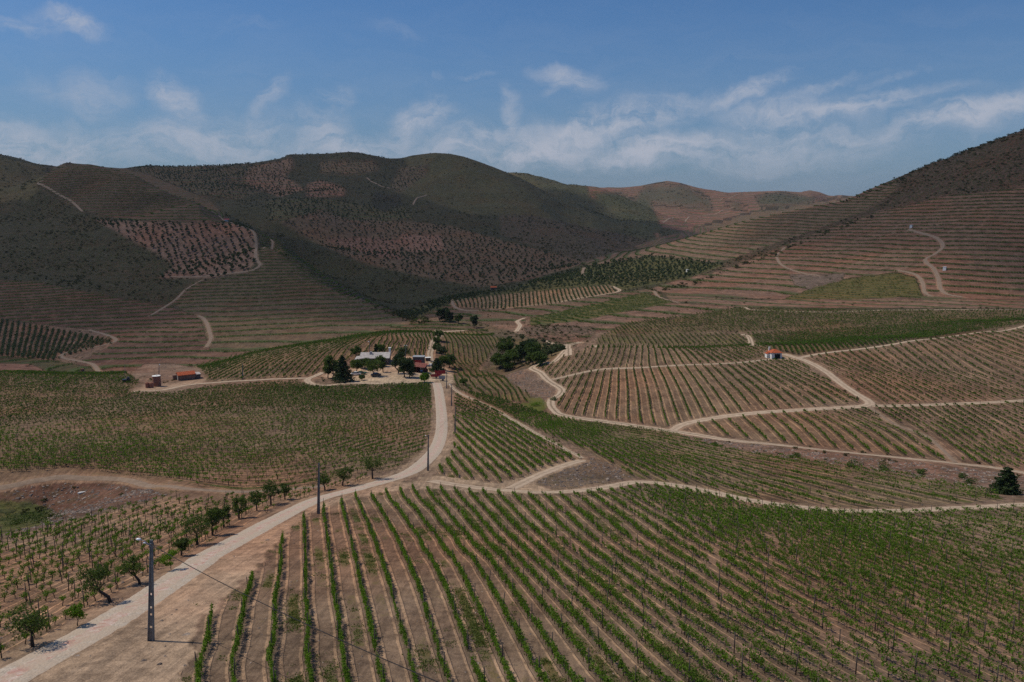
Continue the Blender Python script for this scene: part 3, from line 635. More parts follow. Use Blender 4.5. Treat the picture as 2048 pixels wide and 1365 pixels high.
# ------------------------------------------------------------------ row numbers over the land
GG = np.zeros((NR, NA), np.float32)
SOIL = np.zeros((NR, NA, 4), np.float32)
ROWA = np.zeros((NR, NA, 3), np.float32)          # vine strip, terrace strip, weeds
SOIL[:, :] = (*BROWN, 0.4)
ROWA[:, :, 2] = 0.3
for k, R in enumerate(R_):
    mk = ID == k
    if not mk.any(): continue
    dk = 0.88 if R['name'] in ('front field', 'triangle', 'left lower') else 0.76 if (R['style'] or R['dz']) else 0.95
    SOIL[mk] = (R['soil'][0] * dk, R['soil'][1] * dk, R['soil'][2] * dk * 0.97, R['scrub'])
    ROWA[mk, 2] = R['weed']
    if R['dz']:
        GG[mk] = ((zsm[mk] + 0.10 * RG[mk] * (R['name'] not in ('upper terraces', 'far terraces')) * (0.5 if R['name'] == 'wide terraces' else 1.0) + 1.6 * perlin(XG[mk] / 85, YG[mk] / 85, 31) + 0.5 * perlin(XG[mk] / 25, YG[mk] / 25, 32)) / R['dz']).astype(np.float32)
        ROWA[mk, 1] = R['strip']
    elif R['guides']:
        cp, cv = [], []
        for (gv, pts) in R['guides']:
            for i in range(len(pts)):
                p = np.array(pts[i], float)
                cp.append(hit(*p)[:2]); cv.append(gv)
                if i + 1 < len(pts):
                    for f in (0.33, 0.67):
                        q = p * (1 - f) + np.array(pts[i + 1]) * f
                        cp.append(hit(*q)[:2]); cv.append(gv)
        cp, cv = np.array(cp), np.array(cv, float)
        c0 = cp.mean(0)
        R['gf'] = f = tps((cp - c0) / 100, cv, 1e-3)
        q = np.stack([XG[mk], YG[mk]], 1)
        GG[mk] = f((q - c0) / 100).astype(np.float32)
        ROWA[mk, 0] = R['strip']
isrow = ROWA[:, :, 0] > 0
wst = perlin(np.floor(GG) * 0.71 + 3.3, RG / 13, 33) * 2.6 + perlin(np.floor(GG) * 0.37 + 9.1, RG / 4, 34) * 0.9
ROWA[:, :, 2] = np.where(isrow, ROWA[:, :, 2] * np.clip(0.55 + 1.3 * wst, 0.0, 2.0), ROWA[:, :, 2])
# soften the borders of the soil colours a little
for _ in range(7):
    SOIL[1:-1, 1:-1] = 0.4 * SOIL[1:-1, 1:-1] + 0.15 * (SOIL[:-2, 1:-1] + SOIL[2:, 1:-1] + SOIL[1:-1, :-2] + SOIL[1:-1, 2:])
vg = masked(verge, XG, YG) & (RG < 1200)
SOIL[vg, :3] = SOIL[vg, :3] * 0.5 + np.array(TAN) * 0.55
SOIL[vg, 3] *= 0.3
ROWA[vg, :2] = 0


def grid_mesh(name, X, Y, Z):
    nr, na = X.shape
    me = bpy.data.meshes.new(name)
    co = np.stack([X, Y, Z], -1).reshape(-1, 3).astype(np.float32)
    idx = np.arange(nr * na, dtype=np.int32).reshape(nr, na)
    q = np.stack([idx[:-1, :-1], idx[:-1, 1:], idx[1:, 1:], idx[1:, :-1]], -1).reshape(-1, 4)
    me.vertices.add(len(co)); me.vertices.foreach_set('co', co.ravel())
    me.loops.add(q.size); me.loops.foreach_set('vertex_index', q.ravel())
    me.polygons.add(len(q)); me.polygons.foreach_set('loop_start', np.arange(0, q.size, 4, dtype=np.int32))
    me.polygons.foreach_set('use_smooth', np.ones(len(q), dtype=bool))
    me.update(calc_edges=True)
    return me


def mat(name):
    m = bpy.data.materials.new(name)
    m.use_nodes = True
    n = NT(m.node_tree)
    b = m.node_tree.nodes['Principled BSDF']
    b.inputs['Roughness'].default_value = 0.9
    b.inputs['Specular IOR Level'].default_value = 0.15
    return m, n, b


# the ground's material
gm, n, b = mat('ground')
at1 = n.new('ShaderNodeAttribute', attribute_name='soil')
at2 = n.new('ShaderNodeAttribute', attribute_name='rows')
at3 = n.new('ShaderNodeAttribute', attribute_name='rownum')
pos = n.new('ShaderNodeNewGeometry').outputs['Position']
sp_ = n.new('ShaderNodeSeparateXYZ'); n.link(at2.outputs['Vector'], sp_.inputs[0])
vst, tst, wee = sp_.outputs
n_big = n.noise(pos, 0.018, 4)
n_mid = n.noise(pos, 0.12, 5, 0.6)
n_sml = n.noise(pos, 0.9, 5, 0.65)
n_fin = n.noise(pos, 7.0, 4, 0.65)
mps = n.new('ShaderNodeMapping'); mps.inputs['Scale'].default_value = (1.5, 0.10, 0.3); n.link(pos, mps.inputs['Vector'])
n_str = n.noise(mps.outputs[0], 1.0, 4, 0.6, 0.8)
soil = at1.outputs['Color']
v = n.math('ADD', n.math('ADD', n.math('MULTIPLY', n_mid, 0.7), n.math('MULTIPLY', n_sml, 0.6)), n.math('MULTIPLY', n_fin, 0.6))
soil = n.mix(1.0, soil, n.mix(n.step(v, 0.66, 1.24), (0.50, 0.48, 0.47), (1.52, 1.50, 1.45)), 'MULTIPLY')
soil = n.mix(1.0, soil, n.mix(n.step(n_str, 0.38, 0.62), (0.84, 0.84, 0.84), (1.17, 1.16, 1.14)), 'MULTIPLY')
soil = n.mix(n.step(n_big, 0.42, 0.68), soil, n.mix(1.0, soil, (1.10, 0.92, 0.86), 'MULTIPLY'))
# weeds between the rows, thick in patches
wn = n.math('ADD', n.math('MULTIPLY', n_sml, 0.5), n.math('ADD', n.math('MULTIPLY', n_mid, 0.45), n.math('MULTIPLY', n_fin, 0.22)))
fr = n.math('FRACT', at3.outputs['Fac'])
isv = n.step(vst, 0.45, 0.55)
band = n.math('MULTIPLY', n.step(fr, 0.36, 0.46), n.step(fr, 0.80, 0.70))
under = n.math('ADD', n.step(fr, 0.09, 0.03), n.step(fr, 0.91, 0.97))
weedf = n.math('MULTIPLY', wee, n.math('ADD', n.math('MULTIPLY', n.math('SUBTRACT', 1.0, isv), 0.8), n.math('MULTIPLY', isv, n.math('ADD', n.math('MULTIPLY', band, 1.0), n.math('MULTIPLY', under, 0.35)))))
weedm = n.step(n.math('ADD', wn, n.math('MULTIPLY', weedf, 0.34)), 0.72, 0.90, 0.0, 0.85)
weedm = n.math('MULTIPLY', weedm, n.step(weedf, 0.0, 0.15))
wcol = n.mix(n.step(n_mid, 0.38, 0.62), (0.085, 0.105, 0.032), (0.135, 0.105, 0.040))
base = n.mix(weedm, soil, wcol)
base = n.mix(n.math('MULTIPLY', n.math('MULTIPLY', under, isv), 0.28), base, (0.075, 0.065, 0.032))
# the two pale lips of turned earth beside each row
wobf = n.math('MULTIPLY', n.math('SUBTRACT', n_sml, 0.5), 0.10)
fw = n.math('ADD', fr, wobf)
lip = n.math('ADD', n.math('MULTIPLY', n.step(fw, 0.215, 0.26), n.step(fw, 0.365, 0.32)), n.math('MULTIPLY', n.step(fw, 0.76, 0.80), n.step(fw, 0.90, 0.86)))
lip = n.math('MULTIPLY', n.math('MULTIPLY', lip, isv), n.step(n_sml, 0.3, 0.5, 0.35, 1.0))
base = n.mix(lip, base, n.mix(1.0, soil, (1.75, 1.68, 1.56), 'MULTIPLY'))
# terrace banks: bare earth on the bank, green along the lip
ist = n.step(tst, 0.45, 0.55)
fd = n.new('ShaderNodeNewGeometry')
tw = n.math('FRACT', n.math('ADD', at3.outputs['Fac'], n.math('MULTIPLY', n.math('SUBTRACT', n_mid, 0.5), 0.22)))
tg = n.math('MULTIPLY', n.step(tw, 0.02, 0.10), n.step(tw, 0.40, 0.26))
tg = n.math('MULTIPLY', n.math('MULTIPLY', tg, ist), n.step(n.math('ADD', n_sml, n.math('MULTIPLY', wee, 0.5)), 0.38, 0.62, 0.35, 0.9))
base = n.mix(tg, base, (0.070, 0.085, 0.034))
ts = n.math('MULTIPLY', n.math('MULTIPLY', n.step(tw, 0.44, 0.5), n.step(tw, 0.66, 0.58)), ist)
base = n.mix(n.math('MULTIPLY', ts, 0.45), base, n.mix(1.0, soil, (1.25, 1.2, 1.15), 'MULTIPLY'))
# scrub
vor = n.new('ShaderNodeTexVoronoi'); vor.inputs['Scale'].default_value = 0.32
n.link(n.vmath('ADD', pos, n.vmath('SCALE', n.vmath('SUBTRACT', n.new('ShaderNodeTexNoise').outputs['Color'], (0.5, 0.5, 0.5)), scale=0.0)), vor.inputs['Vector'])
bush = n.step(n.math('ADD', vor.outputs['Distance'], n.math('MULTIPLY', n_sml, 0.8)), 1.05, 0.62)
scr = n.math('MULTIPLY', n.math('MULTIPLY', at1.outputs['Alpha'], bush), n.step(n_mid, 0.3, 0.5, 0.45, 1.0))
base = n.mix(scr, base, n.mix(n.step(n_sml, 0.35, 0.65), (0.030, 0.040, 0.018), (0.075, 0.080, 0.034)))
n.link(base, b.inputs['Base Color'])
bh = n.math('ADD', n.math('MULTIPLY', n_fin, 0.10), n.math('MULTIPLY', n_sml, 0.30))
bh = n.math('ADD', bh, n.math('MULTIPLY', lip, 0.10))
bh = n.math('ADD', bh, n.math('MULTIPLY', scr, 0.9))
bh = n.math('ADD', bh, n.math('MULTIPLY', n.math('MULTIPLY', n.step(tw, 0.35, 0.75), ist), 1.6))
bmp = n.new('ShaderNodeBump'); bmp.inputs['Strength'].default_value = 0.75; bmp.inputs['Distance'].default_value = 1.0
n.link(bh, bmp.inputs['Height']); n.link(bmp.outputs[0], b.inputs['Normal'])
b.inputs['Roughness'].default_value = 0.95
b.inputs['Specular IOR Level'].default_value = 0.08

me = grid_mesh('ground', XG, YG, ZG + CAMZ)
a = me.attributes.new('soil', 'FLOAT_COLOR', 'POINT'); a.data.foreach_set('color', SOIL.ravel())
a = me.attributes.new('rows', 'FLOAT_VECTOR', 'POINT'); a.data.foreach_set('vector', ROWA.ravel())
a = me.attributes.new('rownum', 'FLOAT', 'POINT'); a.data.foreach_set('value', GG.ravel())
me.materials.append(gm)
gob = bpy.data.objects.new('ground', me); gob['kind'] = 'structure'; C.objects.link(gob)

# land under and behind the viewer, and the far plain out to the horizon
bm = bmesh.new()
plain_r = [4900, 7000, 9500, 12000]
for i in range(len(plain_r) - 1):
    for k in range(24):
        a0, a1 = [math.radians(-60 + 5 * q) for q in (k, k + 1)]
        vs = [bm.verts.new((r * math.sin(a_), r * math.cos(a_), CAMZ - 130 - r * 0.004)) for (r, a_) in ((plain_r[i], a0), (plain_r[i], a1), (plain_r[i + 1], a1), (plain_r[i + 1], a0))]
        bm.faces.new(vs)
me = bpy.data.meshes.new('far_plain'); bm.to_mesh(me); bm.free()
fm, n, b = mat('far plain'); n.link(n.tone(n.noise(n.new('ShaderNodeNewGeometry').outputs['Position'], 0.002, 5), 0.4, 0.6, (0.09, 0.08, 0.05), (0.16, 0.12, 0.08)), b.inputs['Base Color'])
me.materials.append(fm)
o = bpy.data.objects.new('far_plain', me); o['kind'] = 'structure'; C.objects.link(o)

# far blue mountains past the gap on the right
X_, Y_ = np.meshgrid(np.linspace(2200, 5200, 60), np.linspace(7200, 9000, 20))
Zm = CAMZ - 170 + (1 - np.abs(Y_ - 8100) / 900) * (225 + 90 * perlin(X_ / 900, Y_ / 900, 41) + 30 * perlin(X_ / 220, Y_ / 220, 42)) * np.clip(1 - np.abs(X_ - 3700) / 1700, 0, 1) ** 0.4
me = grid_mesh('mountains', X_, Y_, Zm); me.materials.append(fm)
o = bpy.data.objects.new('mountains', me); o['kind'] = 'structure'; C.objects.link(o)

# road surfaces
def road_mat(kind):
    m, n, b = mat(kind)
    uv = n.new('ShaderNodeUVMap'); uv.uv_map = 'UVMap'
    s_ = n.new('ShaderNodeSeparateXYZ'); n.link(uv.outputs[0], s_.inputs[0])
    u, vv = s_.outputs[0], s_.outputs[1]             # u across -1..1, v along in metres
    pos = n.new('ShaderNodeNewGeometry').outputs['Position']
    nf, ns = n.noise(pos, 5.0, 5, 0.7), n.noise(pos, 0.8, 4, 0.6)
    au = n.math('ABSOLUTE', u)
    if kind == 'paved_road':
        cb = n.new('ShaderNodeCombineXYZ'); n.link(n.math('MULTIPLY', u, 1.75), cb.inputs[0]); n.link(vv, cb.inputs[1])
        vo = n.new('ShaderNodeTexVoronoi'); vo.inputs['Scale'].default_value = 5.5; vo.inputs['Randomness'].default_value = 0.7
        n.link(cb.outputs[0], vo.inputs['Vector'])
        v2 = n.new('ShaderNodeTexVoronoi'); v2.inputs['Scale'].default_value = 2.6; v2.inputs['Randomness'].default_value = 0.9
        n.link(cb.outputs[0], v2.inputs['Vector'])
        r1 = n.new('ShaderNodeSeparateColor'); n.link(vo.outputs['Color'], r1.inputs[0])
        r2 = n.new('ShaderNodeSeparateColor'); n.link(v2.outputs['Color'], r2.inputs[0])
        grey = n.mix(r1.outputs[0], (0.37, 0.315, 0.255), (0.60, 0.515, 0.425))
        pink = n.mix(r2.outputs[0], (0.46, 0.235, 0.19), (0.66, 0.54, 0.47))
        ed = n.math('ADD', au, n.math('MULTIPLY', n.math('SUBTRACT', ns, 0.5), 0.35))
        c = n.mix(n.step(ed, 0.36, 0.30), grey, pink)
        c = n.mix(n.step(ed, 0.91, 0.95, 0, 0.8), c, pink)
        c = n.mix(n.math('MULTIPLY', n.step(vo.outputs['Distance'], 0.07, 0.10), n.step(ns, 0.4, 0.65, 0.15, 0.5)), c, (0.24, 0.18, 0.14))
        c = n.mix(n.step(n.math('ADD', ns, n.math('MULTIPLY', nf, 0.5)), 0.56, 0.86, 0, 0.75), c, (0.50, 0.395, 0.30))
        hh = n.math('MULTIPLY', vo.outputs['Distance'], -0.25)
    else:
        pale = n.mix(n.step(n.math('ADD', nf, ns), 0.7, 1.3), (0.37, 0.27, 0.19), (0.54, 0.42, 0.31))
        if kind == 'hill_track': pale = n.mix(n.step(n.math('ADD', nf, ns), 0.7, 1.3), (0.19, 0.135, 0.10), (0.31, 0.225, 0.165))
        midc = n.mix(n.step(nf, 0.4, 0.6), (0.17, 0.135, 0.085), (0.27, 0.195, 0.14))
        w_ = n.math('ADD', au, n.math('MULTIPLY', n.math('SUBTRACT', ns, 0.5), 0.5))
        strong = 0.9 if kind == 'farm_track' else 0.35
        c = n.mix(n.step(w_, 0.30, 0.16, 0, strong), pale, midc)
        c = n.mix(n.step(w_, 0.80, 1.05, 0, 0.6), c, (0.25, 0.18, 0.13))
        hh = n.math('MULTIPLY', n.step(w_, 0.62, 0.35), 0.05)
    n.link(c, b.inputs['Base Color'])
    bmp = n.new('ShaderNodeBump'); bmp.inputs['Strength'].default_value = 0.6; bmp.inputs['Distance'].default_value = 0.25
    n.link(n.math('ADD', hh, n.math('MULTIPLY', nf, 0.15)), bmp.inputs['Height']); n.link(bmp.outputs[0], b.inputs['Normal'])
    return m
RM = {k: road_mat(k) for k in ('paved_road', 'dirt_track', 'farm_track', 'hill_track')}
for ri, (nm, wd, line, s) in enumerate(road_lines):
    tan = np.gradient(line, axis=0); tan /= np.linalg.norm(tan, axis=1)[:, None] + 1e-9
    nor = np.stack([tan[:, 1], -tan[:, 0]], 1)
    us = np.linspace(-1, 1, 11)
    jl = 1 + 0.13 * perlin(s / 2.3, s * 0 + ri * 3.3, 51) + 0.10 * perlin(s / 0.9, s * 0 + ri, 52) + 0.05 * rng.standard_normal(len(s)).clip(-1.5, 1.5)
    jr = 1 + 0.13 * perlin(s / 2.3, s * 0 + ri * 5.1, 53) + 0.10 * perlin(s / 0.9, s * 0 + ri, 54) + 0.05 * rng.standard_normal(len(s)).clip(-1.5, 1.5)
    if nm == 'paved_road': jl = 1 + (jl - 1) * 0.35; jr = 1 + (jr - 1) * 0.35
    half = wd / 2 * np.where(us[None, :] < 0, jl[:, None], jr[:, None])
    X = line[:, :1] + nor[:, :1] * us * half
    Y = line[:, 1:] + nor[:, 1:] * us * half
    r_ = np.hypot(X, Y)
    Z = ground(X, Y) + 0.025 + r_ * 0.00022 - 0.05 * np.abs(us)[None, :] ** 6 * (r_ < 300) + 0.0004 * ri
    me = grid_mesh(nm, X, Y, Z)
    uvl = me.uv_layers.new(name='UVMap')
    U, V = np.broadcast_to(us[None, :], X.shape), np.broadcast_to(s[:, None], X.shape)
    vi = np.empty(len(me.loops), np.int32); me.loops.foreach_get('vertex_index', vi)
    uvl.data.foreach_set('uv', np.stack([U.ravel()[vi], V.ravel()[vi]], 1).astype(np.float32).ravel())
    me.materials.append(RM[nm])
    o = bpy.data.objects.new(nm, me); o['kind'] = 'structure'; C.objects.link(o)

# ------------------------------------------------------------------ plants
def leaf_mat(name, dark, light, trans=0.35, sat_var=0.15):
    m, n, b = mat(name)
    oi = n.new('ShaderNodeObjectInfo').outputs['Random']
    ri = n.new('ShaderNodeNewGeometry').outputs['Random Per Island']
    f = n.math('ADD', n.math('MULTIPLY', oi, 0.45), n.math('MULTIPLY', ri, 0.55))
    c = n.mix(f, dark, light)
    n.link(c, b.inputs['Base Color'])
    b.inputs['Roughness'].default_value = 0.7
    b.inputs['Specular IOR Level'].default_value = 0.12
    tr = n.new('ShaderNodeBsdfTranslucent')
    n.link(n.mix(1.0, c, (1.15, 1.25, 0.55), 'MULTIPLY'), tr.inputs['Color'])
    mx = n.new('ShaderNodeMixShader'); mx.inputs[0].default_value = trans
    n.link(b.outputs[0], mx.inputs[1]); n.link(tr.outputs[0], mx.inputs[2])
    out = m.node_tree.nodes['Material Output']
    n.link(mx.outputs[0], out.inputs['Surface'])
    return m

def flat_mat(name, col, var=0.25, scale=6.0, rough=0.85, spec=0.2, metallic=0.0):
    m, n, b = mat(name)
    tc = n.new('ShaderNodeTexCoord').outputs['Object']
    v_ = n.math('ADD', n.math('MULTIPLY', n.noise(tc, scale, 5, 0.65), 0.6), n.math('MULTIPLY', n.noise(tc, scale * 0.18, 3), 0.4))
    lo = tuple(c * (1 - var) for c in col); hi = tuple(min(1, c * (1 + var)) for c in col)
    n.link(n.mix(n.step(v_, 0.32, 0.68), lo, hi), b.inputs['Base Color'])
    b.inputs['Roughness'].default_value = rough
    b.inputs['Specular IOR Level'].default_value = spec
    b.inputs['Metallic'].default_value = metallic
    return m

M_VINE = leaf_mat('vine leaf', (0.045, 0.095, 0.012), (0.165, 0.275, 0.028), 0.42)
M_VINE_FAR = leaf_mat('vine leaf far', (0.040, 0.078, 0.014), (0.115, 0.185, 0.030), 0.35)
M_OLIVE = leaf_mat('olive leaf', (0.050, 0.072, 0.032), (0.125, 0.155, 0.070), 0.25)
M_TREE = leaf_mat('tree leaf', (0.034, 0.062, 0.016), (0.105, 0.150, 0.038), 0.3)
M_ALMOND = leaf_mat('almond leaf', (0.045, 0.075, 0.020), (0.125, 0.165, 0.048), 0.35)
M_CONIFER = leaf_mat('conifer leaf', (0.022, 0.042, 0.017), (0.062, 0.092, 0.034), 0.16)
M_SCRUB = leaf_mat('scrub leaf', (0.024, 0.034, 0.012), (0.110, 0.108, 0.040), 0.2)
M_WOOD = flat_mat('vine wood', (0.060, 0.042, 0.032), 0.4, 20)
M_BARK = flat_mat('bark', (0.075, 0.060, 0.048), 0.4, 8)
M_POST = flat_mat('weathered post', (0.085, 0.070, 0.060), 0.4, 10)


class Geo:
    """Collects faces; build() makes one mesh."""
    def __init__(self):
        self.v, self.f, self.m = [], [], []
        self.n = 0

    def add(self, verts, faces, mi=0):
        verts = np.asarray(verts, float)
        self.v.append(verts)
        for f in faces:
            self.f.append([i + self.n for i in f]); self.m.append(mi)
        self.n += len(verts)
        return self

    def leaves(self, cen, size, mi=0, rs=None, flat=0.0, aspect=0.75):
        rs = rs or np.random.default_rng(1)
        k = len(cen)
        nrm = rs.standard_normal((k, 3)); nrm[:, 2] = np.abs(nrm[:, 2]) + flat
        nrm /= np.linalg.norm(nrm, axis=1)[:, None]
        a = np.cross(nrm, rs.standard_normal((k, 3))); a /= np.linalg.norm(a, axis=1)[:, None] + 1e-9
        b_ = np.cross(nrm, a)
        s = (size * (0.65 + 0.7 * rs.random(k)))[:, None] * 0.5
        cen = np.asarray(cen)
        v = np.stack([cen - a * s, cen - b_ * s * aspect + nrm * s * 0.15, cen + a * s, cen + b_ * s * aspect + nrm * s * 0.15], 1).reshape(-1, 3)
        self.v.append(v)
        for i in range(k):
            j = self.n + 4 * i
            self.f.append([j, j + 1, j + 2, j + 3]); self.m.append(mi)
        self.n += 4 * k
        return self

    def tube(self, pts, rad, seg=6, mi=0, cap=True):
        pts = np.asarray(pts, float); k = len(pts)
        rad = np.broadcast_to(np.asarray(rad, float), (k,))
        t = np.gradient(pts, axis=0); t /= np.linalg.norm(t, axis=1)[:, None] + 1e-9
        up = np.array([0.13, 0.27, 1.0]) if abs(t[0][2]) < 0.9 else np.array([1.0, 0.1, 0.0])
        vs = []
        for i in range(k):
            x = np.cross(up, t[i]); x /= np.linalg.norm(x) + 1e-9
            y = np.cross(t[i], x)
            for s in range(seg):
                a_ = 2 * np.pi * s / seg
                vs.append(pts[i] + rad[i] * (math.cos(a_) * x + math.sin(a_) * y))
        fs = [[i * seg + s, i * seg + (s + 1) % seg, (i + 1) * seg + (s + 1) % seg, (i + 1) * seg + s] for i in range(k - 1) for s in range(seg)]
        if cap:
            fs.append(list(range((k - 1) * seg, k * seg))); fs.append(list(range(seg))[::-1])
        return self.add(vs, fs, mi)

    def box(self, lo, hi, mi=0, rot=0.0, taper=0.0):
        (x0, y0, z0), (x1, y1, z1) = lo, hi
        cx, cy = (x0 + x1) / 2, (y0 + y1) / 2
        vs = []
        for z in (z0, z1):
            k = 1 - taper if z == z1 else 1
            for (x, y) in ((x0, y0), (x1, y0), (x1, y1), (x0, y1)):
                vs.append(((x - cx) * k + cx, (y - cy) * k + cy, z))
        vs = np.array(vs)
        if rot:
            c, s = math.cos(rot), math.sin(rot)
            vs[:, :2] = np.stack([vs[:, 0] * c - vs[:, 1] * s, vs[:, 0] * s + vs[:, 1] * c], 1)
        return self.add(vs, [[3, 2, 1, 0], [4, 5, 6, 7], [0, 1, 5, 4], [1, 2, 6, 5], [2, 3, 7, 6], [3, 0, 4, 7]], mi)

    def mesh(self, name, mats, smooth=False):
        me = bpy.data.meshes.new(name)
        v = np.vstack(self.v) if self.v else np.zeros((0, 3))
        me.from_pydata(v.tolist(), [], self.f)
        for m in mats: me.materials.append(m)
        me.polygons.foreach_set('material_index', self.m)
        if smooth: me.polygons.foreach_set('use_smooth', [True] * len(self.f))
        me.update()
        return me


def link(name, me, parent=None, loc=None, rz=0.0, **props):
    o = bpy.data.objects.new(name, me)
    C.objects.link(o)
    if parent is not None: o.parent = parent
    if loc is not None: o.location = loc
    o.rotation_euler = (0, 0, rz)
    for k, v in props.items(): o[k] = v
    return o

def empty(name, loc, rz=0.0, label=None, category=None, group=None):
    o = bpy.data.objects.new(name, None)
    C.objects.link(o)
    o.location = loc; o.rotation_euler = (0, 0, rz)
    o.empty_display_size = 0.2
    if label: o['label'] = label
    if category: o['category'] = category
    if group: o['group'] = group
    return o


def vine_parts(kind, lod, seed):
    """(wood Geo, leaves Geo); local x runs along the row."""
    rs = np.random.default_rng(seed)
    wd, lf = Geo(), Geo()
    if kind == 'wire':
        nl, sz = ((150, 0.135), (60, 0.20), (26, 0.30))[lod]
        h = 0.55 + 0.08 * rs.random()
        p = [(0, 0, -0.1), (0.03 * rs.standard_normal(), 0.03 * rs.standard_normal(), h * 0.5), (0.05 * rs.standard_normal(), 0, h)]
        wd.tube(p, (0.035, 0.03, 0.024), (5, 4, 3)[lod])
        if lod < 2:
            for sgn in (-1, 1):
                wd.tube([p[2], (0.3 * sgn, 0.02 * rs.standard_normal(), h + 0.06), (0.6 * sgn, 0.02, h + 0.05)], (0.022, 0.017, 0.012), 4)
        ns = 7
        sx = np.linspace(-0.6, 0.6, ns) + 0.07 * rs.standard_normal(ns)
        hh = 0.18 + 0.52 * rs.random(ns) ** 1.2
        k = rs.integers(0, ns, nl)
        t = rs.random(nl) ** 0.8
        c = np.stack([sx[k] + 0.10 * rs.standard_normal(nl), 0.085 * rs.standard_normal(nl) * (1.25 - 0.5 * t), h - 0.08 + t * hh[k] + 0.05 * rs.standard_normal(nl)], 1)
        lf.leaves(c, sz, 0, rs)
    elif kind == 'bush':
        nl, sz = ((110, 0.14), (40, 0.22), (18, 0.34))[lod]
        h = 0.42 + 0.1 * rs.random()
        top = (0.14 * rs.standard_normal(), 0.08 * rs.standard_normal(), h)
        wd.tube([(0, 0, -0.1), (0.06 * rs.standard_normal(), 0.05 * rs.standard_normal(), h * 0.5), top], (0.055, 0.045, 0.045), (5, 4, 3)[lod])
        na = 3 + (seed % 2)
        cen = []
        for k in range(na):
            a_ = 2 * np.pi * k / na + rs.random()
            e = np.array([top[0] + 0.30 * math.cos(a_) * (0.7 + 0.5 * rs.random()), top[1] + 0.16 * math.sin(a_), h + 0.18 + 0.14 * rs.random()])
            wd.tube([top, (np.array(top) + e) / 2 + (0, 0, -0.03), e], (0.035, 0.028, 0.02), (5, 4, 3)[lod])
            cen.append(e)
        cen = np.array(cen)
        k = rs.integers(0, na, nl)
        t = rs.random(nl)
        c = cen[k] + np.stack([0.13 * rs.standard_normal(nl), 0.12 * rs.standard_normal(nl), 0.02 + 0.42 * t * rs.random(nl) + 0.05 * rs.standard_normal(nl)], 1)
        lf.leaves(c, sz, 0, rs)
    elif kind == 'terrace':
        nl = 40
        c = np.stack([(rs.random(nl) - 0.5) * 2.6, 0.26 * rs.standard_normal(nl), 0.25 + 1.0 * rs.random(nl) ** 0.9], 1)
        lf.leaves(c, 0.46, 0, rs)
    elif kind == 'hedge':
        nl = 52
        c = np.stack([(rs.random(nl) - 0.5) * 2.7, 0.42 * rs.standard_normal(nl), 0.25 + 1.35 * rs.random(nl)], 1)
        lf.leaves(c, 0.52, 0, rs)
    return wd, lf

def merged(name, wd, lf, mw, ml):
    g = Geo()
    if wd.n: g.add(np.vstack(wd.v), wd.f, 0)
    g.v.append(np.vstack(lf.v)); g.f += [[i + wd.n for i in f] for f in lf.f]; g.m += [1] * len(lf.f); g.n += lf.n
    return g.mesh(name, [mw, ml])


def tree_geo(seed, h=4.0, cr=1.8, trunk=0.16, nl=900, leaf=0.16, shape='round', lean=0.0, clumps=14, bare=0.30):
    """(wood, leaves) of one tree, foot at the origin."""
    rs = np.random.default_rng(seed)
    wd, lf = Geo(), Geo()
    if shape == 'cone':
        wd.tube([(0, 0, -0.3), (0, 0, h * 0.5), (0, 0, h * 0.97)], (trunk, trunk * 0.6, 0.03), 7)
        cs = []
        tiers = int(h * 1.6)
        for i in range(tiers):
            t = i / tiers
            z = h * (0.10 + 0.88 * t)
            R = cr * (1 - t) ** 0.85 * (0.85 + 0.3 * rs.random()) + 0.15
            nb = max(4, int(9 * (1 - t)) + 2)
            for k in range(nb):
                a_ = 2 * np.pi * (k + rs.random() * 0.7) / nb
                L = R * (0.75 + 0.4 * rs.random())
                end = np.array([L * math.cos(a_), L * math.sin(a_), z - 0.12 * L])
                if i % 2 == 0: wd.tube([(0, 0, z), end * (0.5, 0.5, 1) + (0, 0, 0.05), end], (0.05, 0.03, 0.012), 4, cap=False)
                m = max(6, int(2.2 * nl / tiers / nb))
                u = 0.15 + 0.85 * rs.random(m) ** 0.7
                c = np.array([0, 0, z]) + u[:, None] * (end - np.array([0, 0, z])) + rs.standard_normal((m, 3)) * np.array([0.16, 0.16, 0.10]) * (0.5 + R * 0.35)
                cs.append(c)
        lf.leaves(np.vstack(cs), leaf * 1.25, 0, rs)
        return wd, lf
    zt = h * bare
    top = np.array([lean * h * 0.4, 0.05 * h * rs.standard_normal(), zt])
    wd.tube([(0, 0, -0.3), (lean * h * 0.08, 0, zt * 0.45), top * (0.7, 0.7, 0.8), top], (trunk * 1.15, trunk, trunk * 0.85, trunk * 0.75), 8)
    cs = []
    vr = (h - zt) / 2 if shape != 'column' else (h - zt * 0.5) / 2
    mid = np.array([lean * h * 0.55, 0, h - vr * 0.95])
    for k in range(clumps):
        a_ = 2 * np.pi * k / clumps * 2.4 + rs.random()
        ph = rs.random()
        rr = cr * (0.35 + 0.5 * rs.random())
        zz = (ph * 2 - 1) * vr * 0.72
        rr *= math.sqrt(max(0.1, 1 - (zz / vr) ** 2))
        if shape == 'column': rr *= 0.8
        e = mid + np.array([rr * math.cos(a_), rr * math.sin(a_), zz])
        if k % 2 == 0 or clumps < 12:
            m1 = top * 0.5 + e * 0.5 + rs.standard_normal(3) * 0.1 * cr - (0, 0, 0.05 * h)
            wd.tube([top, m1, e], (trunk * 0.42, trunk * 0.25, trunk * 0.08), 5, cap=False)
        m = int(1.7 * nl / clumps * (0.6 + 0.8 * rs.random()))
        d = rs.standard_normal((m, 3)); d /= np.linalg.norm(d, axis=1)[:, None]
        br = cr * (0.30 + 0.22 * rs.random())
        rad = br * rs.random(m)[:, None] ** 0.45
        cs.append(e + d * rad * np.array([1, 1, 0.8]))
    lf.leaves(np.vstack(cs), leaf * 1.2, 0, rs)
    return wd, lf

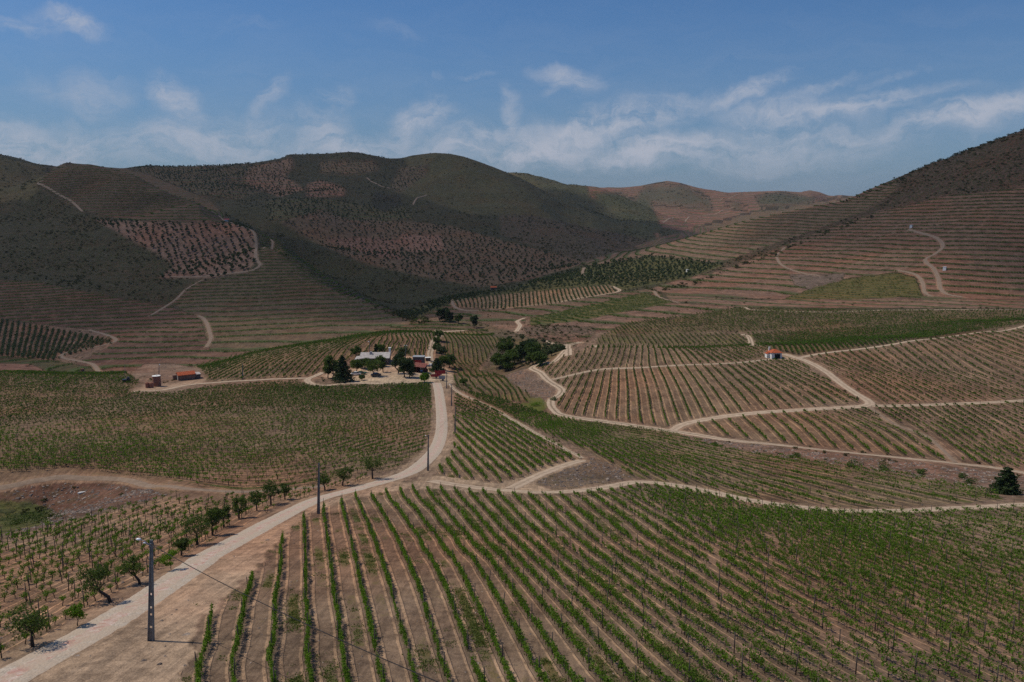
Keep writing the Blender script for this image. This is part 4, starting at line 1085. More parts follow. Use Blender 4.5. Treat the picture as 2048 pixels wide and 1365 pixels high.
def bush_geo(seed, R=1.0, h=1.2, nl=70, leaf=0.35):
    rs = np.random.default_rng(seed)
    lf = Geo()
    cs = []
    for k in range(5):
        c0 = np.array([R * 0.45 * rs.standard_normal(), R * 0.45 * rs.standard_normal(), h * (0.3 + 0.35 * rs.random())])
        d = rs.standard_normal((nl // 5, 3)); d /= np.linalg.norm(d, axis=1)[:, None]
        cs.append(c0 + d * rs.random(nl // 5)[:, None] ** 0.4 * np.array([R * 0.5, R * 0.5, h * 0.38]))
    c = np.vstack(cs); c[:, 2] = np.abs(c[:, 2])
    lf.leaves(c, leaf, 0, rs)
    return lf


# ---- where the vines stand
def rows_points(R, k, sp, seed, xmax=None):
    """points on the whole-number rows of one region: x, y, r, row, direction angle, seen"""
    rs = np.random.default_rng(seed)
    mk = (ID == k) & (RG < R['rmax'])
    ii = np.nonzero(mk.any(1))[0]; jj = np.nonzero(mk.any(0))[0]
    i0, i1, j0, j1 = ii[0], min(ii[-1] + 2, NR), jj[0], min(jj[-1] + 2, NA)
    G = GG[i0:i1, j0:j1].astype(float); Mk = mk[i0:i1, j0:j1]
    A, Rr = AG[i0:i1, j0:j1], RG[i0:i1, j0:j1]
    seen = VIS[i0:i1, j0:j1]
    dA = np.zeros_like(G); dR = np.zeros_like(G)
    dA[:, :-1] = (G[:, 1:] - G[:, :-1]) / ((A[:, 1:] - A[:, :-1]) * Rr[:, :-1])
    dR[:-1] = (G[1:] - G[:-1]) / (Rr[1:] - Rr[:-1])
    okA = np.zeros_like(Mk); okA[:, :-1] = Mk[:, :-1] & Mk[:, 1:]
    okR = np.zeros_like(Mk); okR[:-1] = Mk[:-1] & Mk[1:]
    radial = np.abs(dA) >= np.abs(dR)
    sl = np.maximum(np.hypot(dA, dR), 1e-9)
    # rows running away from the viewer: cross them along the azimuth, at radii one spacing apart
    F = np.floor(G)
    spc = sp * (0.86 if R['guides'] else 1.0)
    cr1 = np.zeros_like(Mk); cr1[:, :-1] = F[:, 1:] != F[:, :-1]
    ring = np.zeros_like(Mk)
    ring[:-1] = np.floor(Rr[1:] / spc + 0.37 * F[:-1]) != np.floor(Rr[:-1] / spc + 0.37 * F[:-1])
    s1 = cr1 & okA & radial & ring
    # rows running across: cross them along the radius, at azimuths one spacing apart
    cr2 = np.zeros_like(Mk); cr2[:-1] = F[1:] != F[:-1]
    rq = 2 ** (np.floor(np.log2(Rr) * 5) / 5) * 1.07 / spc
    col = np.zeros_like(Mk)
    col[:, :-1] = np.floor(A[:, 1:] * rq[:, :-1] + 0.37 * F[:, :-1]) != np.floor(A[:, :-1] * rq[:, :-1] + 0.37 * F[:, :-1])
    s2 = cr2 & okR & ~radial & col
    out = []
    for (s, typ) in ((s1, 0), (s2, 1)):
        i, j = np.nonzero(s)
        if not len(i): continue
        g0 = G[i, j]
        g1 = G[i, j + 1] if typ == 0 else G[i + 1, j]
        row = np.maximum(np.floor(g0), np.floor(g1))
        t = np.clip((row - g0) / np.where(g1 == g0, 1, g1 - g0), 0, 1)
        if typ == 0:
            az, r = A[i, j] * (1 - t) + A[i, j + 1] * t, Rr[i, j] + 0 * t
        else:
            az, r = A[i, j] + 0 * t, Rr[i, j] * (1 - t) + Rr[i + 1, j] * t
        # the row runs square to the slope of the row number
        gx = dA[i, j] * np.cos(az) + dR[i, j] * np.sin(az)
        gy = -dA[i, j] * np.sin(az) + dR[i, j] * np.cos(az)
        ang = np.arctan2(gx, -gy)
        out.append(np.stack([r * np.sin(az), r * np.cos(az), r, row, ang, seen[i, j]], 1))
    if R['guides'] and sp < 3: print('%-18s spacing %s' % (R['name'], np.round(np.percentile(1 / sl[Mk & okA & okR], [10, 50, 90]), 2)))
    if not out: return np.zeros((0, 6))
    o = np.vstack(out)
    o[:, :2] += rs.standard_normal((len(o), 2)) * min(0.07, sp * 0.05)
    o = o[~masked(blocked, o[:, 0], o[:, 1])]
    return o

VINES, POSTS = [], []        # x, y, r, row, angle, seen, region, style code, scale
STY = {'wire': 0, 'bush': 1, 'terrace': 2, 'hedge': 3}
for k, R in enumerate(R_):
    if R['style'] not in STY: continue
    if not (ID == k).any(): continue
    o = rows_points(R, k, R['sp'], 100 + k)
    if not len(o): continue
    patch = perlin(o[:, 0] / 14, o[:, 1] / 14, 61) + 0.5 * perlin(o[:, 0] / 4, o[:, 1] / 4, 62)
    keep = rng.random(len(o)) < np.clip(R['dens'] * (0.94 - 0.38 * sm(patch, 0.15, 0.6)), 0, 1)
    if R['style'] in ('terrace', 'hedge'): keep = (rng.random(len(o)) < R['dens'] * 0.94)
    keep &= (o[:, 2] < 1500)
    o = o[keep]
    sc = R['size'] * (0.78 + 0.45 * rng.random(len(o))) * (1 - 0.18 * sm(patch[keep], 0.0, 0.5))
    VINES.append(np.column_stack([o, np.full(len(o), k), np.full(len(o), STY[R['style']]), sc]))
    if R['style'] in ('wire', 'bush'):
        p = rows_points(R, k, 8.6 if R['style'] == 'wire' else 6.5, 300 + k)
        p = p[(p[:, 2] < 360) & (p[:, 5] > 0)]
        POSTS.append(np.column_stack([p, np.full(len(p), k)]))
VINES = np.vstack(VINES); POSTS = np.vstack(POSTS)
print('vines', len(VINES), 'posts', len(POSTS))


def in_frame(x, y, z, mrg=0):
    px, py = project(x, y, z)
    return (px > -mrg) & (px < 2048 + mrg) & (py > -mrg) & (py < 1365 + mrg)

def stuff(name, x, y, z, rz, sc, vi, protos, label=None):
    """one object that instances proto meshes on its points."""
    me = bpy.data.meshes.new(name)
    me.vertices.add(len(x)); me.vertices.foreach_set('co', np.stack([x, y, z], 1).astype(np.float32).ravel())
    for nm, typ, val in (('rz', 'FLOAT', rz), ('sc', 'FLOAT', sc)):
        a = me.attributes.new(nm, typ, 'POINT'); a.data.foreach_set('value', np.asarray(val, np.float32))
    a = me.attributes.new('vi', 'INT', 'POINT'); a.data.foreach_set('value', np.asarray(vi, np.int32))
    o = link(name, me, kind='stuff')
    if label: o['label'] = label
    col = bpy.data.collections.new(name + '_sources')
    for i, m in enumerate(protos):
        col.objects.link(bpy.data.objects.new('%s_source_%02d' % (name, i), m))
    ng = bpy.data.node_groups.new(name, 'GeometryNodeTree')
    ng.interface.new_socket('Geometry', in_out='INPUT', socket_type='NodeSocketGeometry')
    ng.interface.new_socket('Geometry', in_out='OUTPUT', socket_type='NodeSocketGeometry')
    N, L = ng.nodes, ng.links
    gi, go = N.new('NodeGroupInput'), N.new('NodeGroupOutput')
    ci = N.new('GeometryNodeCollectionInfo'); ci.inputs['Collection'].default_value = col
    ci.inputs['Separate Children'].default_value = True; ci.inputs['Reset Children'].default_value = True
    iop = N.new('GeometryNodeInstanceOnPoints'); iop.inputs['Pick Instance'].default_value = True
    def attr(nm, dt):
        q = N.new('GeometryNodeInputNamedAttribute'); q.data_type = dt; q.inputs['Name'].default_value = nm
        return [s for s in q.outputs if s.enabled and s.name == 'Attribute'][0]
    cx = N.new('ShaderNodeCombineXYZ'); L.new(attr('rz', 'FLOAT'), cx.inputs[2])
    er = N.new('FunctionNodeEulerToRotation'); L.new(cx.outputs[0], er.inputs[0])
    L.new(gi.outputs[0], iop.inputs['Points']); L.new(ci.outputs[0], iop.inputs['Instance'])
    L.new(er.outputs[0], iop.inputs['Rotation'])
    L.new(attr('sc', 'FLOAT'), iop.inputs['Scale'])
    L.new(attr('vi', 'INT'), iop.inputs['Instance Index'])
    L.new(iop.outputs[0], go.inputs[0])
    md = o.modifiers.new('scatter', 'NODES'); md.node_group = ng
    return o

# vines: the 300 that show largest are things, the rest one mass
vz = ground(VINES[:, 0], VINES[:, 1])
near = np.nonzero((VINES[:, 5] > 0) & in_frame(VINES[:, 0], VINES[:, 1], vz + 0.6, -4) & (VINES[:, 7] < 2))[0]
near = near[np.argsort(VINES[near, 2])][:300]
isn = np.zeros(len(VINES), bool); isn[near] = True
NV = 5
proto = {}
for kd in ('wire', 'bush'):
    for v_ in range(NV):
        wd, lf = vine_parts(kd, 0, 900 + v_ + 50 * (kd == 'bush'))
        proto[kd, v_] = (wd.mesh('vine_trunk', [M_WOOD], True), lf.mesh('vine_foliage', [M_VINE]))
ORD = ['first', 'second', 'third', 'fourth', 'fifth', 'sixth', 'seventh', 'eighth', 'ninth', 'tenth', 'eleventh', 'twelfth']
ORD += ['thirteenth', 'fourteenth', 'fifteenth', 'sixteenth', 'seventeenth', 'eighteenth', 'nineteenth', 'twentieth']
def ordw(i): return ORD[i] if 0 <= i < len(ORD) else 'far'
def row_label(reg_name, row, what):
    if reg_name == 'front field':
        i = int(row) - 1
        if i < 0: return '%s beside the near concrete pole' % what
        return '%s, %s foreground row right of the near pole' % (what, ordw(i))
    i = int(row)
    if i < 0: return '%s among the roadside trees' % what
    return '%s, %s row left of the paved road' % (what, ordw(i))
for q in near:
    x, y, r, row, ang, _, k, st, sc = VINES[q]
    kd = 'bush' if st == 1 else 'wire'
    nm = R_[int(k)]['name']
    what = 'low gnarled bush vine' if kd == 'bush' else 'leafy green wire-trained vine'
    lb = row_label(nm, row, what)
    e = empty('grapevine', (x, y, vz[q]), ang + (math.pi if rng.random() < 0.5 else 0), lb, 'grapevine', 'vines: ' + lb)
    e.scale = (sc, sc, sc)
    a_, b_ = proto[kd, int(rng.integers(NV))]
    link('trunk', a_, e); link('foliage', b_, e)
V = VINES[~isn]; vzz = vz[~isn]
protos, code = [], {}
for kd, st in (('wire', 0), ('bush', 1)):
    for lod in (0, 1, 2):
        for v_ in range(4):
            code[st, lod, v_] = len(protos)
            protos.append(merged('vine', *vine_parts(kd, lod, 20 + v_ + 7 * lod + 50 * st), M_WOOD, M_VINE if lod < 2 else M_VINE_FAR))
for kd, st in (('terrace', 2), ('hedge', 3)):
    for v_ in range(5):
        code[st, 0, v_] = len(protos)
        protos.append(vine_parts(kd, 0, 200 + v_ + 9 * st)[1].mesh('vine', [M_VINE_FAR if st == 2 else M_OLIVE]))
lod = np.where(V[:, 2] < 105, 0, np.where(V[:, 2] < 250, 1, 2))
vi = np.zeros(len(V), int); rv = rng.integers(0, 4, len(V))
for (st, l, v_), c in code.items():
    if st < 2: vi[(V[:, 7] == st) & (lod == l) & (rv == v_)] = c
    else: vi[(V[:, 7] == st) & (rv == v_)] = c
flip = np.where(rng.random(len(V)) < 0.5, math.pi, 0)
stuff('vineyard_vines', V[:, 0], V[:, 1], vzz, V[:, 4] + flip, V[:, 8], vi, protos, 'rows of green grapevines over the valley fields and terraces')

# posts
pz = ground(POSTS[:, 0], POSTS[:, 1])
def post_mesh(seed):
    rs = np.random.default_rng(seed)
    g = Geo(); a_ = 0.03 * rs.standard_normal(2)
    g.tube([(0, 0, -0.3), (a_[0], a_[1], 0.8), (a_[0] * 2, a_[1] * 2, 1.62 + 0.1 * rs.random())], (0.046, 0.042, 0.038), 6)
    return g.mesh('post', [M_POST], True)
pm = [post_mesh(s) for s in range(4)]
npz = np.nonzero(in_frame(POSTS[:, 0], POSTS[:, 1], pz + 0.5, -2))[0]
npz = npz[np.argsort(POSTS[npz, 2])][:290]
for q in npz:
    nm = R_[int(POSTS[q, 6])]['name']
    if nm in ('front field', 'left lower'): lb = row_label(nm, POSTS[q, 3], 'thin dark wooden post')
    elif nm == 'triangle': lb = 'thin dark wooden vineyard post in the triangular field beyond the track fork'
    elif nm == 'middle field': lb = 'thin dark wooden vineyard post in the field across the sand track'
    else: lb = 'thin dark wooden post in the big field left of the road'
    e = link('vineyard_post', pm[int(rng.integers(4))], None, (POSTS[q, 0], POSTS[q, 1], pz[q]), rng.random() * 6, label=lb, category='post', group='posts: ' + lb)
rest = np.ones(len(POSTS), bool); rest[npz] = False
Q = POSTS[rest]
stuff('distant_vineyard_posts', Q[:, 0], Q[:, 1], pz[rest], rng.random(len(Q)) * 6, np.ones(len(Q)), rng.integers(0, 4, len(Q)), pm, 'thin dark posts standing in the farther vine rows')

# ---- groves, orchards and scrub
def scatter(step, jit, rmin, rmax, seed, ang=0.0):
    rs = np.random.default_rng(seed)
    xs = np.arange(-1700, 1700, step); ys = np.arange(40, 4500, step)
    X, Y = np.meshgrid(xs, ys)
    X = X + jit * (rs.random(X.shape) - 0.5) * step; Y = Y + jit * (rs.random(X.shape) - 0.5) * step
    c, s = math.cos(ang), math.sin(ang)
    X, Y = X * c - Y * s, X * s + Y * c
    X, Y = X.ravel(), Y.ravel()
    az, r = np.arctan2(X, Y), np.hypot(X, Y)
    ok = (np.abs(az) < 0.72) & (r > rmin) & (r < rmax)
    X, Y = X[ok], Y[ok]
    ok = ~masked(blocked, X, Y)
    X, Y = X[ok], Y[ok]
    return X, Y, gnear(X, Y, ID), gnear(X, Y, VIS)

sty = np.array([R['style'] == 'grove' for R in R_] + [False]); stO = np.array([R['style'] == 'orchard' for R in R_] + [False])
X, Y, I, S = scatter(6.6, 0.6, 300, 1500, 71, 0.5)
ok = sty[I] & (rng.random(len(X)) < 0.93)
gx, gy, gs = X[ok], Y[ok], S[ok]
nmI = I[ok]
X, Y, I, S = scatter(9.5, 0.85, 900, 2800, 72, 0.2)
ok = stO[I] & (rng.random(len(X)) < 0.85)
ox, oy = X[ok], Y[ok]
gz = ground(gx, gy)
gr = np.hypot(gx, gy)
print('grove', len(gx), 'orchard', len(ox))
ol_near = []
for v_ in range(4):
    wd, lf = tree_geo(400 + v_, 3.6, 1.6, 0.15, 420, 0.30, clumps=9)
    ol_near.append((wd.mesh('olive_trunk', [M_BARK], True), lf.mesh('olive_crown', [M_OLIVE])))
ol_far = []
for v_ in range(4):
    wd, lf = tree_geo(420 + v_, 3.4, 1.7, 0.15, 80, 0.75, clumps=7)
    ol_far.append(merged('olive', wd, lf, M_BARK, M_OLIVE))
VG = NAMES.index('valley grove')
vis_g = np.nonzero(gs & in_frame(gx, gy, gz + 1))[0]
vis_g = vis_g[np.argsort(gr[vis_g])][:298]
WHERE = {'grove': 'round olive tree in the small grove beyond the dark ravine trees', 'valley grove': 'dark olive tree in the long grove under the right hill', 'olive slope': 'olive tree on the pinkish bare slope of the left hill'}
for q in vis_g:
    lb = WHERE[R_[nmI[q]]['name']]
    e = empty('olive_tree', (gx[q], gy[q], gz[q]), rng.random() * 6, lb, 'olive tree', 'trees: ' + lb)
    s_ = (0.8 if nmI[q] != VG else 0.62) + 0.45 * rng.random(); e.scale = (s_, s_, s_)
    a_, b_ = ol_near[int(rng.integers(4))]
    link('trunk', a_, e); link('crown', b_, e)
rest = np.ones(len(gx), bool); rest[vis_g] = False
fx, fy = np.concatenate([gx[rest], ox]), np.concatenate([gy[rest], oy])
stuff('distant_olive_trees', fx, fy, ground(fx, fy), rng.random(len(fx)) * 6, 0.65 + 0.55 * rng.random(len(fx)), rng.integers(0, 4, len(fx)), ol_far, 'small olive and almond trees dotted over the far hill orchards')

sc_v = np.array([R['scrub'] for R in R_] + [0.3])
bx, by, bs = [], [], []
for (stp, rmin, rmax, sd_, mult) in ((3.8, 110, 700, 81, 1.0), (5.2, 700, 1300, 82, 1.35), (10.0, 1300, 2900, 83, 2.0), (22.0, 2900, 4400, 86, 3.4)):
    X, Y, I, S = scatter(stp, 1.0, rmin, rmax, sd_)
    s_ = sc_v[I]
    nn = perlin(X / 90, Y / 90, 87) * 1.3 + perlin(X / 40, Y / 40, 84) * 1.5 + perlin(X / 15, Y / 15, 85) - 0.1
    ok = (rng.random(len(X)) < s_ ** 1.2 * np.clip(0.62 + 0.8 * nn, 0.12, 1)) & (s_ > 0.08)
    bx.append(X[ok]); by.append(Y[ok]); bs.append(mult * (0.5 + 1.0 * rng.random(ok.sum()) ** 2) * np.where(s_[ok] < 0.5, 0.65, 1))
bx, by, bs = map(np.concatenate, (bx, by, bs))
# trees standing on the skyline of the right hill and along the seam between its terraces
for (n_, pts, s0) in ((60, [(1690, 404), (1780, 364), (1870, 321), (1960, 291), (2048, 261)], 2.0), (95, [(1740, 430), (1640, 466), (1540, 508), (1440, 545), (1380, 566), (1300, 580)], 1.8),
                      (60, [(560, 312), (700, 307), (870, 309), (1000, 341), (1040, 357), (1130, 409), (1300, 480)], 2.2), (46, [(400, 333), (430, 332), (460, 331), (530, 326)], 2.2),
                      (70, [(560, 500), (650, 560), (760, 615), (830, 642), (860, 640)], 1.3), (90, [(860, 640), (820, 632), (790, 625), (900, 598), (980, 586)], 2.0)):
    pts = np.array(pts, float)
    for _ in range(n_):
        i = int(rng.integers(len(pts) - 1)); t = rng.random()
        p = pts[i] * (1 - t) + pts[i + 1] * t + (rng.standard_normal() * 4, abs(rng.standard_normal()) * 4 + 1)
        h_ = hit(*p)
        bx = np.append(bx, h_[0]); by = np.append(by, h_[1]); bs = np.append(bs, s0 * (0.6 + 0.8 * rng.random()))
bm_ = [bush_geo(500 + v_, 1.0, 1.15, 60, 0.42).mesh('scrub', [M_SCRUB]) for v_ in range(6)]
print('scrub', len(bx))
stuff('scrub', bx, by, ground(bx, by) - 0.05, rng.random(len(bx)) * 6, bs, rng.integers(0, 6, len(bx)), bm_, 'dark scrub bushes on the hillsides and banks')

# stones on the cut banks and spoil
def stone_mesh(seed, m):
    bm = bmesh.new(); bmesh.ops.create_icosphere(bm, subdivisions=2, radius=0.5)
    rs = np.random.default_rng(seed); k = rs.random(3) * 0.5 + 0.6; off = rs.random(3) * 10
    for v in bm.verts:
        f = 1 + 0.35 * math.sin(v.co.x * 5 + off[0]) * math.cos(v.co.y * 6 + off[1]) + 0.2 * math.sin(v.co.z * 9 + off[2])
        v.co = Vector((v.co.x * k[0] * f, v.co.y * k[1] * f, v.co.z * k[2] * f * 0.6))
    me = bpy.data.meshes.new('stone'); bm.to_mesh(me); bm.free(); me.materials.append(m)
    return me
M_STONE = flat_mat('schist stone', (0.30, 0.24, 0.20), 0.45, 3)
M_STONED = flat_mat('dark schist', (0.15, 0.12, 0.105), 0.45, 3)
sm_ = [stone_mesh(s, M_STONE) for s in range(3)] + [stone_mesh(s + 5, M_STONED) for s in range(4)]
dn = {'pit': 0.9, 'spoil heap': 1.6, 'gully bank': 0.8, 'ravine bank': 0.8, 'dusty verge': 0.10, 'roadside left': 0.22, 'front field': 0.22, 'left lower': 0.2, 'triangle': 0.1, 'mound': 0.3, 'left path': 0.06, 'junction': 0.05, 'middle field': 0.03, 'rock patch': 0.5}
dv = np.array([dn.get(R['name'], 0.0) for R in R_] + [0.0])
rs = np.random.default_rng(91)
n_ = 500000
az = rs.random(n_) * 1.34 - 0.67; r = np.sqrt(rs.random(n_)) * 420 + 0
X, Y = r * np.sin(az), r * np.cos(az)
I = gnear(X, Y, ID)
ok = (r > 40) & (rs.random(n_) < dv[I] * np.where(perlin(X / 5, Y / 5, 92) > 0.05, 1.0, 0.25)) & ~masked(blocked, X, Y)
X, Y, I, r = X[ok], Y[ok], I[ok], r[ok]
ss = (0.10 + 0.35 * rs.random(len(X)) ** 4) * np.where(dv[I] > 0.4, 1.7, np.where(dv[I] > 0.21, 0.5, 0.8))
print('stones', len(X))
vi_ = np.where(rs.random(len(X)) < np.where(dv[I] > 1.2, 0.15, 0.45), rs.integers(0, 3, len(X)), rs.integers(3, 7, len(X)))
stuff('stones', X, Y, ground(X, Y), rs.random(len(X)) * 6, ss, vi_, sm_, 'loose schist stones on banks, spoil and verges')

# low weeds between the near rows
wl = []
for v_ in range(3):
    rs2 = np.random.default_rng(600 + v_); g = Geo(); k_ = 26
    g.leaves(np.stack([0.22 * rs2.standard_normal(k_), 0.22 * rs2.standard_normal(k_), 0.03 + 0.09 * rs2.random(k_)], 1), 0.10, 0, rs2)
    wl.append(g.mesh('weed', [M_WEED if False else M_SCRUB]))
M_GRASS = leaf_mat('weed leaf', (0.085, 0.115, 0.030), (0.16, 0.19, 0.055), 0.3)
for m_ in wl: m_.materials[0] = M_GRASS
n_ = 230000
rs = np.random.default_rng(93)
az = rs.random(n_) * 1.34 - 0.67; r = 42 + 150 * rs.random(n_) ** 1.2
X, Y = r * np.sin(az), r * np.cos(az)
I = gnear(X, Y, ID)
wv = np.array([R['weed'] if R['name'] in ('front field', 'triangle', 'left lower', 'middle field', 'left field', 'pit green', 'spoil heap', 'left path') else 0.04 for R in R_] + [0.0])
Gf = gnear(X, Y, GG); fr_ = Gf - np.floor(Gf)
bandw = np.where((fr_ > 0.42) & (fr_ < 0.76), 1.0, 0.12)
nn = 0.8 * perlin(np.floor(Gf) * 0.71 + 3.3, np.hypot(X, Y) / 13, 33) * 2 + 0.3 * perlin(X / 1.5, Y / 1.5, 95) - 0.1
ok = (rs.random(n_) < wv[I] * bandw * np.clip(nn * 1.3, 0, 0.8)) & ~masked(blocked, X, Y)
X, Y = X[ok], Y[ok]
print('weeds', len(X))
stuff('weeds', X, Y, ground(X, Y) - 0.02, rs.random(len(X)) * 6, 0.6 + 0.8 * rs.random(len(X)), rs.integers(0, 3, len(X)), wl, 'low green weeds between the vine rows')

# ------------------------------------------------------------------ poles, wires, lamps
M_CONC = flat_mat('pole concrete', (0.22, 0.23, 0.225), 0.3, 2.0)
M_LAMP = flat_mat('lamp glass', (0.8, 0.82, 0.84), 0.05, 3, 0.3, 0.5)
M_STEEL = flat_mat('galvanised steel', (0.32, 0.33, 0.34), 0.2, 5, 0.5, 0.5)
M_WIRE = flat_mat('black cable', (0.03, 0.03, 0.032), 0.2, 5)
M_WHITE = flat_mat('whitewash', (0.78, 0.77, 0.74), 0.08, 2)
M_WALLD = flat_mat('schist wall', (0.13, 0.10, 0.085), 0.5, 3)
M_RENDER = flat_mat('brown render', (0.20, 0.125, 0.095), 0.3, 2)
M_SLAB = flat_mat('pale slab roof', (0.40, 0.37, 0.355), 0.3, 1.2)
M_THATCH = flat_mat('thatch', (0.33, 0.255, 0.205), 0.25, 5)
M_DARK = flat_mat('dark opening', (0.012, 0.012, 0.014), 0.2, 5)
M_REDP = flat_mat('crimson paint', (0.30, 0.020, 0.030), 0.25, 2, 0.5, 0.4)
M_REDD = flat_mat('dark red wall', (0.13, 0.030, 0.034), 0.3, 2)
M_GREYP = flat_mat('grey sheet', (0.085, 0.08, 0.09), 0.3, 2, 0.6)
M_BLUEP = flat_mat('tractor blue', (0.05, 0.16, 0.42), 0.15, 2, 0.4, 0.5)
M_RUBBER = flat_mat('rubber', (0.02, 0.02, 0.02), 0.2, 8)
M_GLASS = flat_mat('window glass', (0.03, 0.04, 0.05), 0.1, 2, 0.1, 0.6)
M_CARW = flat_mat('white car paint', (0.70, 0.72, 0.74), 0.04, 1, 0.3, 0.6)
M_CARG = flat_mat('green car paint', (0.035, 0.12, 0.06), 0.1, 1, 0.3, 0.6)
M_CARD = flat_mat('dark car paint', (0.03, 0.03, 0.035), 0.1, 1, 0.3, 0.6)

def tile_mat(name, col, scale=5.0):
    m, n, b = mat(name)
    tc = n.new('ShaderNodeTexCoord').outputs['Object']
    wv_ = n.new('ShaderNodeTexWave'); wv_.inputs['Scale'].default_value = scale * 0.5; wv_.inputs['Distortion'].default_value = 0.3
    n.link(tc, wv_.inputs['Vector'])
    v_ = n.noise(tc, 4.0, 4, 0.7)
    c = n.mix(n.step(v_, 0.35, 0.65), tuple(q * 0.75 for q in col), tuple(min(1, q * 1.3) for q in col))
    c = n.mix(n.step(wv_.outputs['Fac'], 0.3, 0.1, 0, 0.5), c, tuple(q * 0.45 for q in col))
    n.link(c, b.inputs['Base Color'])
    bp = n.new('ShaderNodeBump'); bp.inputs['Distance'].default_value = 0.08; n.link(wv_.outputs['Fac'], bp.inputs['Height']); n.link(bp.outputs[0], b.inputs['Normal'])
    return m
M_TILE = tile_mat('orange roof tile', (0.62, 0.155, 0.070))
M_RUST = tile_mat('rusty corrugated roof', (0.36, 0.13, 0.10))
def brick_mat():
    m, n, b = mat('brick')
    uvn = n.new('ShaderNodeTexCoord').outputs['Object']
    s_ = n.new('ShaderNodeSeparateXYZ'); n.link(uvn, s_.inputs[0])
    ang = n.math('ARCTAN2', s_.outputs[1], s_.outputs[0])
    cb = n.new('ShaderNodeCombineXYZ'); n.link(n.math('MULTIPLY', ang, 1.55), cb.inputs[0]); n.link(s_.outputs[2], cb.inputs[1])
    bt = n.new('ShaderNodeTexBrick'); bt.inputs['Scale'].default_value = 2.2
    bt.inputs['Color1'].default_value = (0.25, 0.10, 0.07, 1); bt.inputs['Color2'].default_value = (0.33, 0.14, 0.095, 1); bt.inputs['Mortar'].default_value = (0.24, 0.17, 0.14, 1)
    bt.inputs['Mortar Size'].default_value = 0.015
    n.link(cb.outputs[0], bt.inputs['Vector'])
    n.link(n.mix(n.step(n.noise(uvn, 1.5, 4), 0.3, 0.7, 0, 0.4), bt.outputs['Color'], (0.18, 0.085, 0.06)), b.inputs['Base Color'])
    return m
M_BRICK = brick_mat()


def V3(p): return (float(p[0]), float(p[1]), float(p[2]))

def pole(px, py, h, label, lamps=None, thick=1.0, holes=False, rz=0.0):
    p = hit(px, py)
    p[2] = ground(p[0], p[1])
    e = empty('utility_pole', V3(p), rz, label, 'utility pole')
    lean = 0.07 * (1024 - px) / 722 + 0.012
    e.rotation_euler = (0, lean, rz)
    b0, b1 = 0.19 * thick, 0.10 * thick
    g = Geo()
    # an I-shaped concrete post: two flanges with a recessed web between, open windows through the web
    for sgn in (-1, 1):
        g.add([(sgn * b0 - 0.03, -b0 * 0.75, -0.4), (sgn * b0 + 0.03, -b0 * 0.75, -0.4), (sgn * b0 + 0.03, b0 * 0.75, -0.4), (sgn * b0 - 0.03, b0 * 0.75, -0.4),
               (sgn * b1 * 0.6 - 0.03, -b1 * 0.75, h), (sgn * b1 * 0.6 + 0.03, -b1 * 0.75, h), (sgn * b1 * 0.6 + 0.03, b1 * 0.75, h), (sgn * b1 * 0.6 - 0.03, b1 * 0.75, h)],
              [[3, 2, 1, 0], [4, 5, 6, 7], [0, 1, 5, 4], [1, 2, 6, 5], [2, 3, 7, 6], [3, 0, 4, 7]])
    cuts = [0.0] + ([1.0, 1.2, 2.0, 2.2, 2.55, 2.75, 3.6, 3.8] if holes else []) + [h - 0.02]
    for i in range(0, len(cuts) - 1, 2):
        z0, z1 = cuts[i], cuts[i + 1]
        def ww(z): t = z / h; return b0 * (1 - t) + b1 * 0.6 * t - 0.028
        g.add([(-ww(z0), -0.035, z0 - (0.4 if i == 0 else 0)), (ww(z0), -0.035, z0 - (0.4 if i == 0 else 0)), (ww(z0), 0.035, z0 - (0.4 if i == 0 else 0)), (-ww(z0), 0.035, z0 - (0.4 if i == 0 else 0)),
               (-ww(z1), -0.035, z1), (ww(z1), -0.035, z1), (ww(z1), 0.035, z1), (-ww(z1), 0.035, z1)],
              [[3, 2, 1, 0], [4, 5, 6, 7], [0, 1, 5, 4], [1, 2, 6, 5], [2, 3, 7, 6], [3, 0, 4, 7]])
    link('post', g.mesh('post', [M_CONC]), e)
    g = Geo(); g.box((-0.10, -0.06, h - 0.30), (0.10, -0.085, h - 0.22)); g.tube([(0, -0.08, h - 0.26), (0, -0.2, h - 0.24)], 0.035, 6)
    link('insulator', g.mesh('insulator', [M_STEEL]), e)
    for (dx_, dz_, s) in (lamps or []):
        g = Geo(); g.tube([(0, -0.09, h - 0.45), (dx_ * 0.5, -0.14, h - 0.35 + dz_), (dx_ - 0.1 * np.sign(dx_), -0.14, h - 0.28 + dz_)], 0.025, 6)
        arm = link('lamp_arm', g.mesh('lamp_arm', [M_STEEL]), e)
        bm = bmesh.new(); bmesh.ops.create_uvsphere(bm, u_segments=14, v_segments=8, radius=0.5)
        for v in bm.verts:
            v.co = Vector((v.co.x * 0.75 * s + dx_, v.co.y * 0.42 * s - 0.14, v.co.z * (0.40 if v.co.z > 0 else 0.22) * s + h - 0.26 + dz_))
        for f in bm.faces: f.smooth = True
        me = bpy.data.meshes.new('lamp_head'); bm.to_mesh(me); bm.free(); me.materials.append(M_LAMP)
        link('lamp_head', me, arm)
    return np.array([p[0] + math.sin(lean) * (h - 0.24), p[1], p[2] + (h - 0.24) * math.cos(lean)]), e

